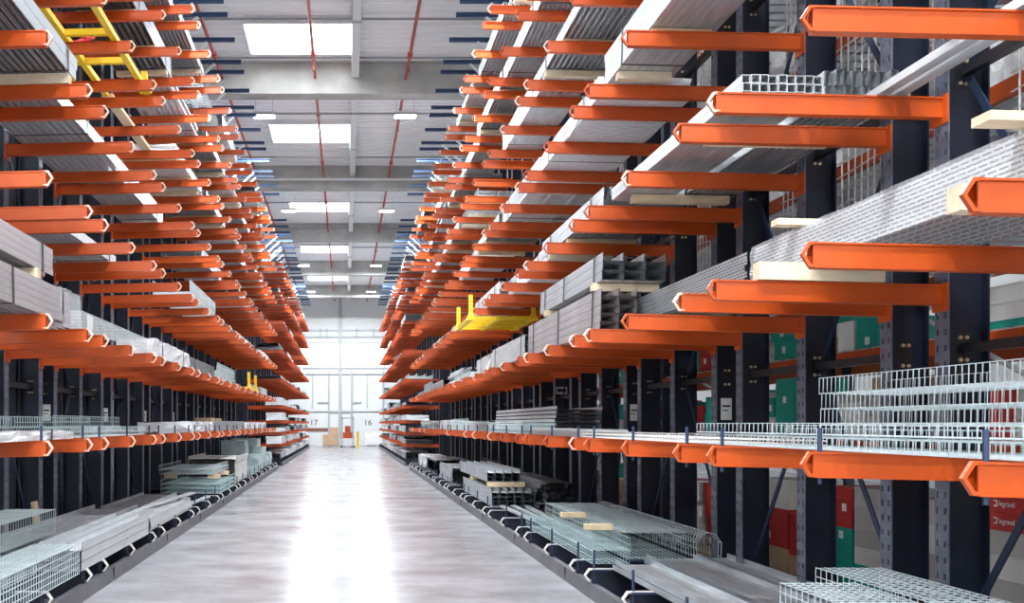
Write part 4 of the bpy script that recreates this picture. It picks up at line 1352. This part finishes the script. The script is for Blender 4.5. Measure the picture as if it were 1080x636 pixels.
for i, y in enumerate(PAL[:7]):
    for li, z in enumerate(PZ[:3]):
        zb = z + 0.02
        yy = y + 0.12
        col = 0
        while yy < y + 2.6:
            hs = [h for h in HAND if h[0] == li and h[1] - 0.02 < yy + 0.3 and yy < h[2] - 0.02 or (h[0] == li and yy <= h[1] < yy + 0.62)]
            if hs:
                yy = hs[0][2] + 0.02
                continue
            sy = rnd.choice([0.38, 0.46, 0.58])
            if yy + sy > y + 2.8:
                break
            zt = zb
            if li == 0:
                zt = 0.14
            n = 0
            lim = (1.15, 0.60, 0.56)[li] * rnd.uniform(0.75, 1.0)
            pal = rnd.choice([['carton_white', 'carton_grey'], ['carton_green'], ['carton_red'], ['carton_white', 'carton'], ['carton_grey', 'carton_white'], ['carton_green', 'carton_white']])
            while True:
                sz = rnd.choice([0.16, 0.20, 0.26])
                if zt + sz - zb > lim:
                    break
                mt = rnd.choice(pal)
                fast_box('carton', '%s carton, %s up in %s stack, %s, %s pallet rack bay' % (CN[mt], ORD[n + 1], ORD[col + 1], 'floor' if li == 0 else WHERE[li] + ' shelf', ORD[i + 1]), 'box',
                         PX + 0.34 + rnd.uniform(-0.03, 0.03), yy + sy / 2, zt, 0.56, sy - 0.02, sz, mt, sticker=rnd.random() < 0.45,
                         letter=(mt == 'carton_red' and li == 0 and sz >= 0.2 and i == 99))
                zt += sz
                n += 1
            yy += sy + rnd.choice([0.0, 0.02, 0.06])
            col += 1
        if li == 0:
            for q in range(3):
                o = obj('wooden_pallet', PLT, None, (PX + 0.08, y + 0.10 + q * 0.9, 0.005))
                tag(o, 'wooden pallet under cartons, %s pallet rack bay, %s across' % (ORD[i + 1], ORD[q + 1]), 'pallet', 'pallets behind the right racks')
    for li in range(3, 8):
        z = PZ[li] + 0.022
        kk = rnd.choice([0, 2, 3, 3, 3])
        if kk == 3:
            rc = r_wrapped('pw%d' % li, 0.85, 0.5, 2.5)
            put(rc, 'wrapped_bundle', 'tall white wrapped load, %s pallet shelf, %s bay, behind right racks' % (WHERE[li], ORD[i + 1]), 'wrapped bundle', PX + 0.52, y + 1.45, z)
        elif kk == 2:
            rc = r_trays('pp', 0.45, 0.12, 10, 0.05, 2.5, 'perf', ncol=2)
            put(rc, 'perforated_tray_stack', 'perforated tray stack, %s pallet shelf, %s bay, behind right racks' % (WHERE[li], ORD[i + 1]), 'cable trays', PX + 0.52, y + 1.45, z)
        else:
            rc = r_channels('pc%d' % kk, 10, 9, 0.08, 0.06, 2.5, 'galv_light')
            put(rc, 'channel_bundle', 'pale channel bundle, %s pallet shelf, %s bay, behind right racks' % (WHERE[li], ORD[i + 1]), 'channels', PX + 0.52, y + 1.45, z)

SEEN = 0
for si, (li, ya, yb, zb, boxes) in enumerate(HAND):
    zt = zb
    for n, (mt, hh) in enumerate(boxes):
        near = ya < 7.0 and li == 0
        fast_box('carton', '%s carton, %s up in the %s clearly seen stack between right uprights' % (CN[mt], ORD[n + 1], ORD[si + 1]), 'box', PX + 0.33, (ya + yb) / 2, zt, 0.56, yb - ya - 0.015, hh, mt,
                 sticker=(mt in ('carton_red', 'carton_green') and not near and (n + si) % 2 == 0), letter=(mt == 'carton_red' and near))
        zt += hh
# safety nets on the back of the right racks
for k in range(1, 5):
    m = MB()
    y0, y1, z0, z1 = bay_y(k) + 0.0, bay_y(k) + 2.45, 2.9, 9.4
    n = 0
    y = y0
    r_ = random.Random(k)
    while y <= y1:
        pts = [(0.03 * math.sin(3 * y + z * 0.9), y + 0.03 * math.sin(z * 1.3 + y * 2), z) for z in [z0 + (z1 - z0) * q / 10 for q in range(11)]]
        m.tube(pts, 0.0078, 3, 'net', caps=False)
        y += 0.10
    z = z0
    while z <= z1:
        pts = [(0.03 * math.sin(3 * yy + z * 0.9), yy, z + 0.025 * math.sin(yy * 3.1 + z)) for yy in [y0 + (y1 - y0) * q / 8 for q in range(9)]]
        m.tube(pts, 0.0078, 3, 'net', caps=False)
        z += 0.12
    tag(obj('safety_net', m.mesh('safety_net'), None, (4.16, 0, 0)), 'white safety net on the back of the right racks, %s bay from camera' % ORD[k], 'net')

# bay cards clipped to the first post of some bays, and a framed sign
cm = MB().box(-0.055, 0.055, -0.006, 0, 0, 0.22, 'label_paper').mesh('card_sheet')
cp = MB().box(-0.04, 0.04, -0.008, -0.006, 0.13, 0.15, 'print').box(-0.04, 0.02, -0.008, -0.006, 0.09, 0.10, 'print').mesh('printed_lines')
for side, ks in ((1, (3, 4, 5, 6)), (-1, (4, 5, 6, 7))):
    for k in ks:
        e = thing('bay_card', 'white bay card on the first post of the %s bay, %s racks' % (ORD[k if side > 0 else k - 1], SN[side]), 'card', (side * (XT[side] + ARM + 0.12), bay_y(k) - 0.012, 1.69))
        obj('card_sheet', cm, e)
        obj('printed_lines', cp, e)
e = thing('sign_plate', 'small white framed sign on a right upright above the nested trays', 'sign', (XT_R + ARM + 0.13, bay_y(5) + UPS - 0.012, 2.18))
obj('frame', MB().box(-0.10, 0.10, -0.006, 0, 0, 0.13, 'label_paper').mesh('frame'), e)
obj('sign_face', MB().box(-0.08, 0.08, -0.008, -0.006, 0.035, 0.10, 'print').mesh('sign_face'), e)

# ------------------------------------------------------------------ far end of the aisle
m = MB()
carton('cardboard_box', 'large brown carton on a pallet at the far end, left of the truck', 'box', -1.05, 67.6, 0.14, 1.1, 1.1, 0.75, 'carton')
carton('cardboard_box', 'smaller brown carton stacked on the large far carton', 'box', -0.80, 67.6, 0.895, 0.6, 0.7, 0.5, 'carton')
o = obj('wooden_pallet', PLT, None, (-1.55, 67.2, 0.0))
tag(o, 'wooden pallet under the brown cartons at the far end', 'pallet')
e = thing('reach_truck', 'small white and orange reach truck parked at the far end of the aisle', 'truck', (0.18, 66.8, 0))
obj('chassis', MB().box(-0.5, 0.5, -0.6, 0.7, 0.12, 0.62, 'lamp_body').mesh('chassis'), e)
obj('bonnet', MB().prism_y([(-0.48, 0.62), (0.48, 0.62), (0.42, 1.05), (-0.42, 1.05)], -0.1, 0.65, 'orange_far').mesh('bonnet'), e)
for sx in (-0.38, 0.38):
    obj('mast_rail', MB().box(sx - 0.05, sx + 0.05, -0.62, -0.5, 0.1, 2.15, 'steel_grey').mesh('mast_rail'), e)
obj('mast_bridge', MB().box(-0.4, 0.4, -0.62, -0.5, 2.0, 2.1, 'steel_grey').mesh('mast_bridge'), e)
obj('overhead_guard', MB().box(-0.45, 0.45, -0.4, 0.6, 2.05, 2.1, 'steel_grey').box(-0.45, -0.4, 0.5, 0.6, 1.0, 2.05, 'steel_grey').box(0.4, 0.45, 0.5, 0.6, 1.0, 2.05, 'steel_grey').mesh('overhead_guard'), e)
obj('seat', MB().box(-0.2, 0.2, 0.1, 0.5, 1.05, 1.5, 'orange_far').mesh('seat'), e)
wm = MB().tube([(-0.06, 0, 0.16), (0.06, 0, 0.16)], 0.16, 10, 'rubber').mesh('wheel')
for sx in (-0.44, 0.44):
    for sy in (-0.4, 0.45):
        obj('wheel', wm, e, (sx, sy, 0))
for sx in (-0.25, 0.25):
    obj('fork', MB().box(sx - 0.05, sx + 0.05, -1.6, -0.6, 0.05, 0.1, 'black_steel').mesh('fork'), e)
tag(obj('bollard', MB().tube([(0, 0, 0), (0, 0, 1.1)], 0.09, 10, 'yellow').tube([(0, 0, 0), (0, 0, 0.02)], 0.16, 10, 'yellow').mesh('bollard'), None, (0.92, 68.4, 0)), 'yellow bollard right of the reach truck at the far end', 'bollard')
rc = r_wrapped('far_goods', 1.3, 0.9, 1.2)
for i, (x, y) in enumerate(((2.1, 69.2), (3.6, 69.6), (-3.3, 69.8))):
    o = obj('wooden_pallet', PLT, None, (x - 0.5, y - 0.4, 0))
    tag(o, 'wooden pallet under white wrapped goods by the far wall, %s' % ['centre right', 'far right', 'left'][i], 'pallet')
    put((rc[0], rc[1], rc[2], rc[3][:1]), 'wrapped_goods', 'white wrapped goods on a pallet by the far wall, %s' % ['centre right', 'far right', 'left'][i], 'wrapped goods', x, y, 0.128)
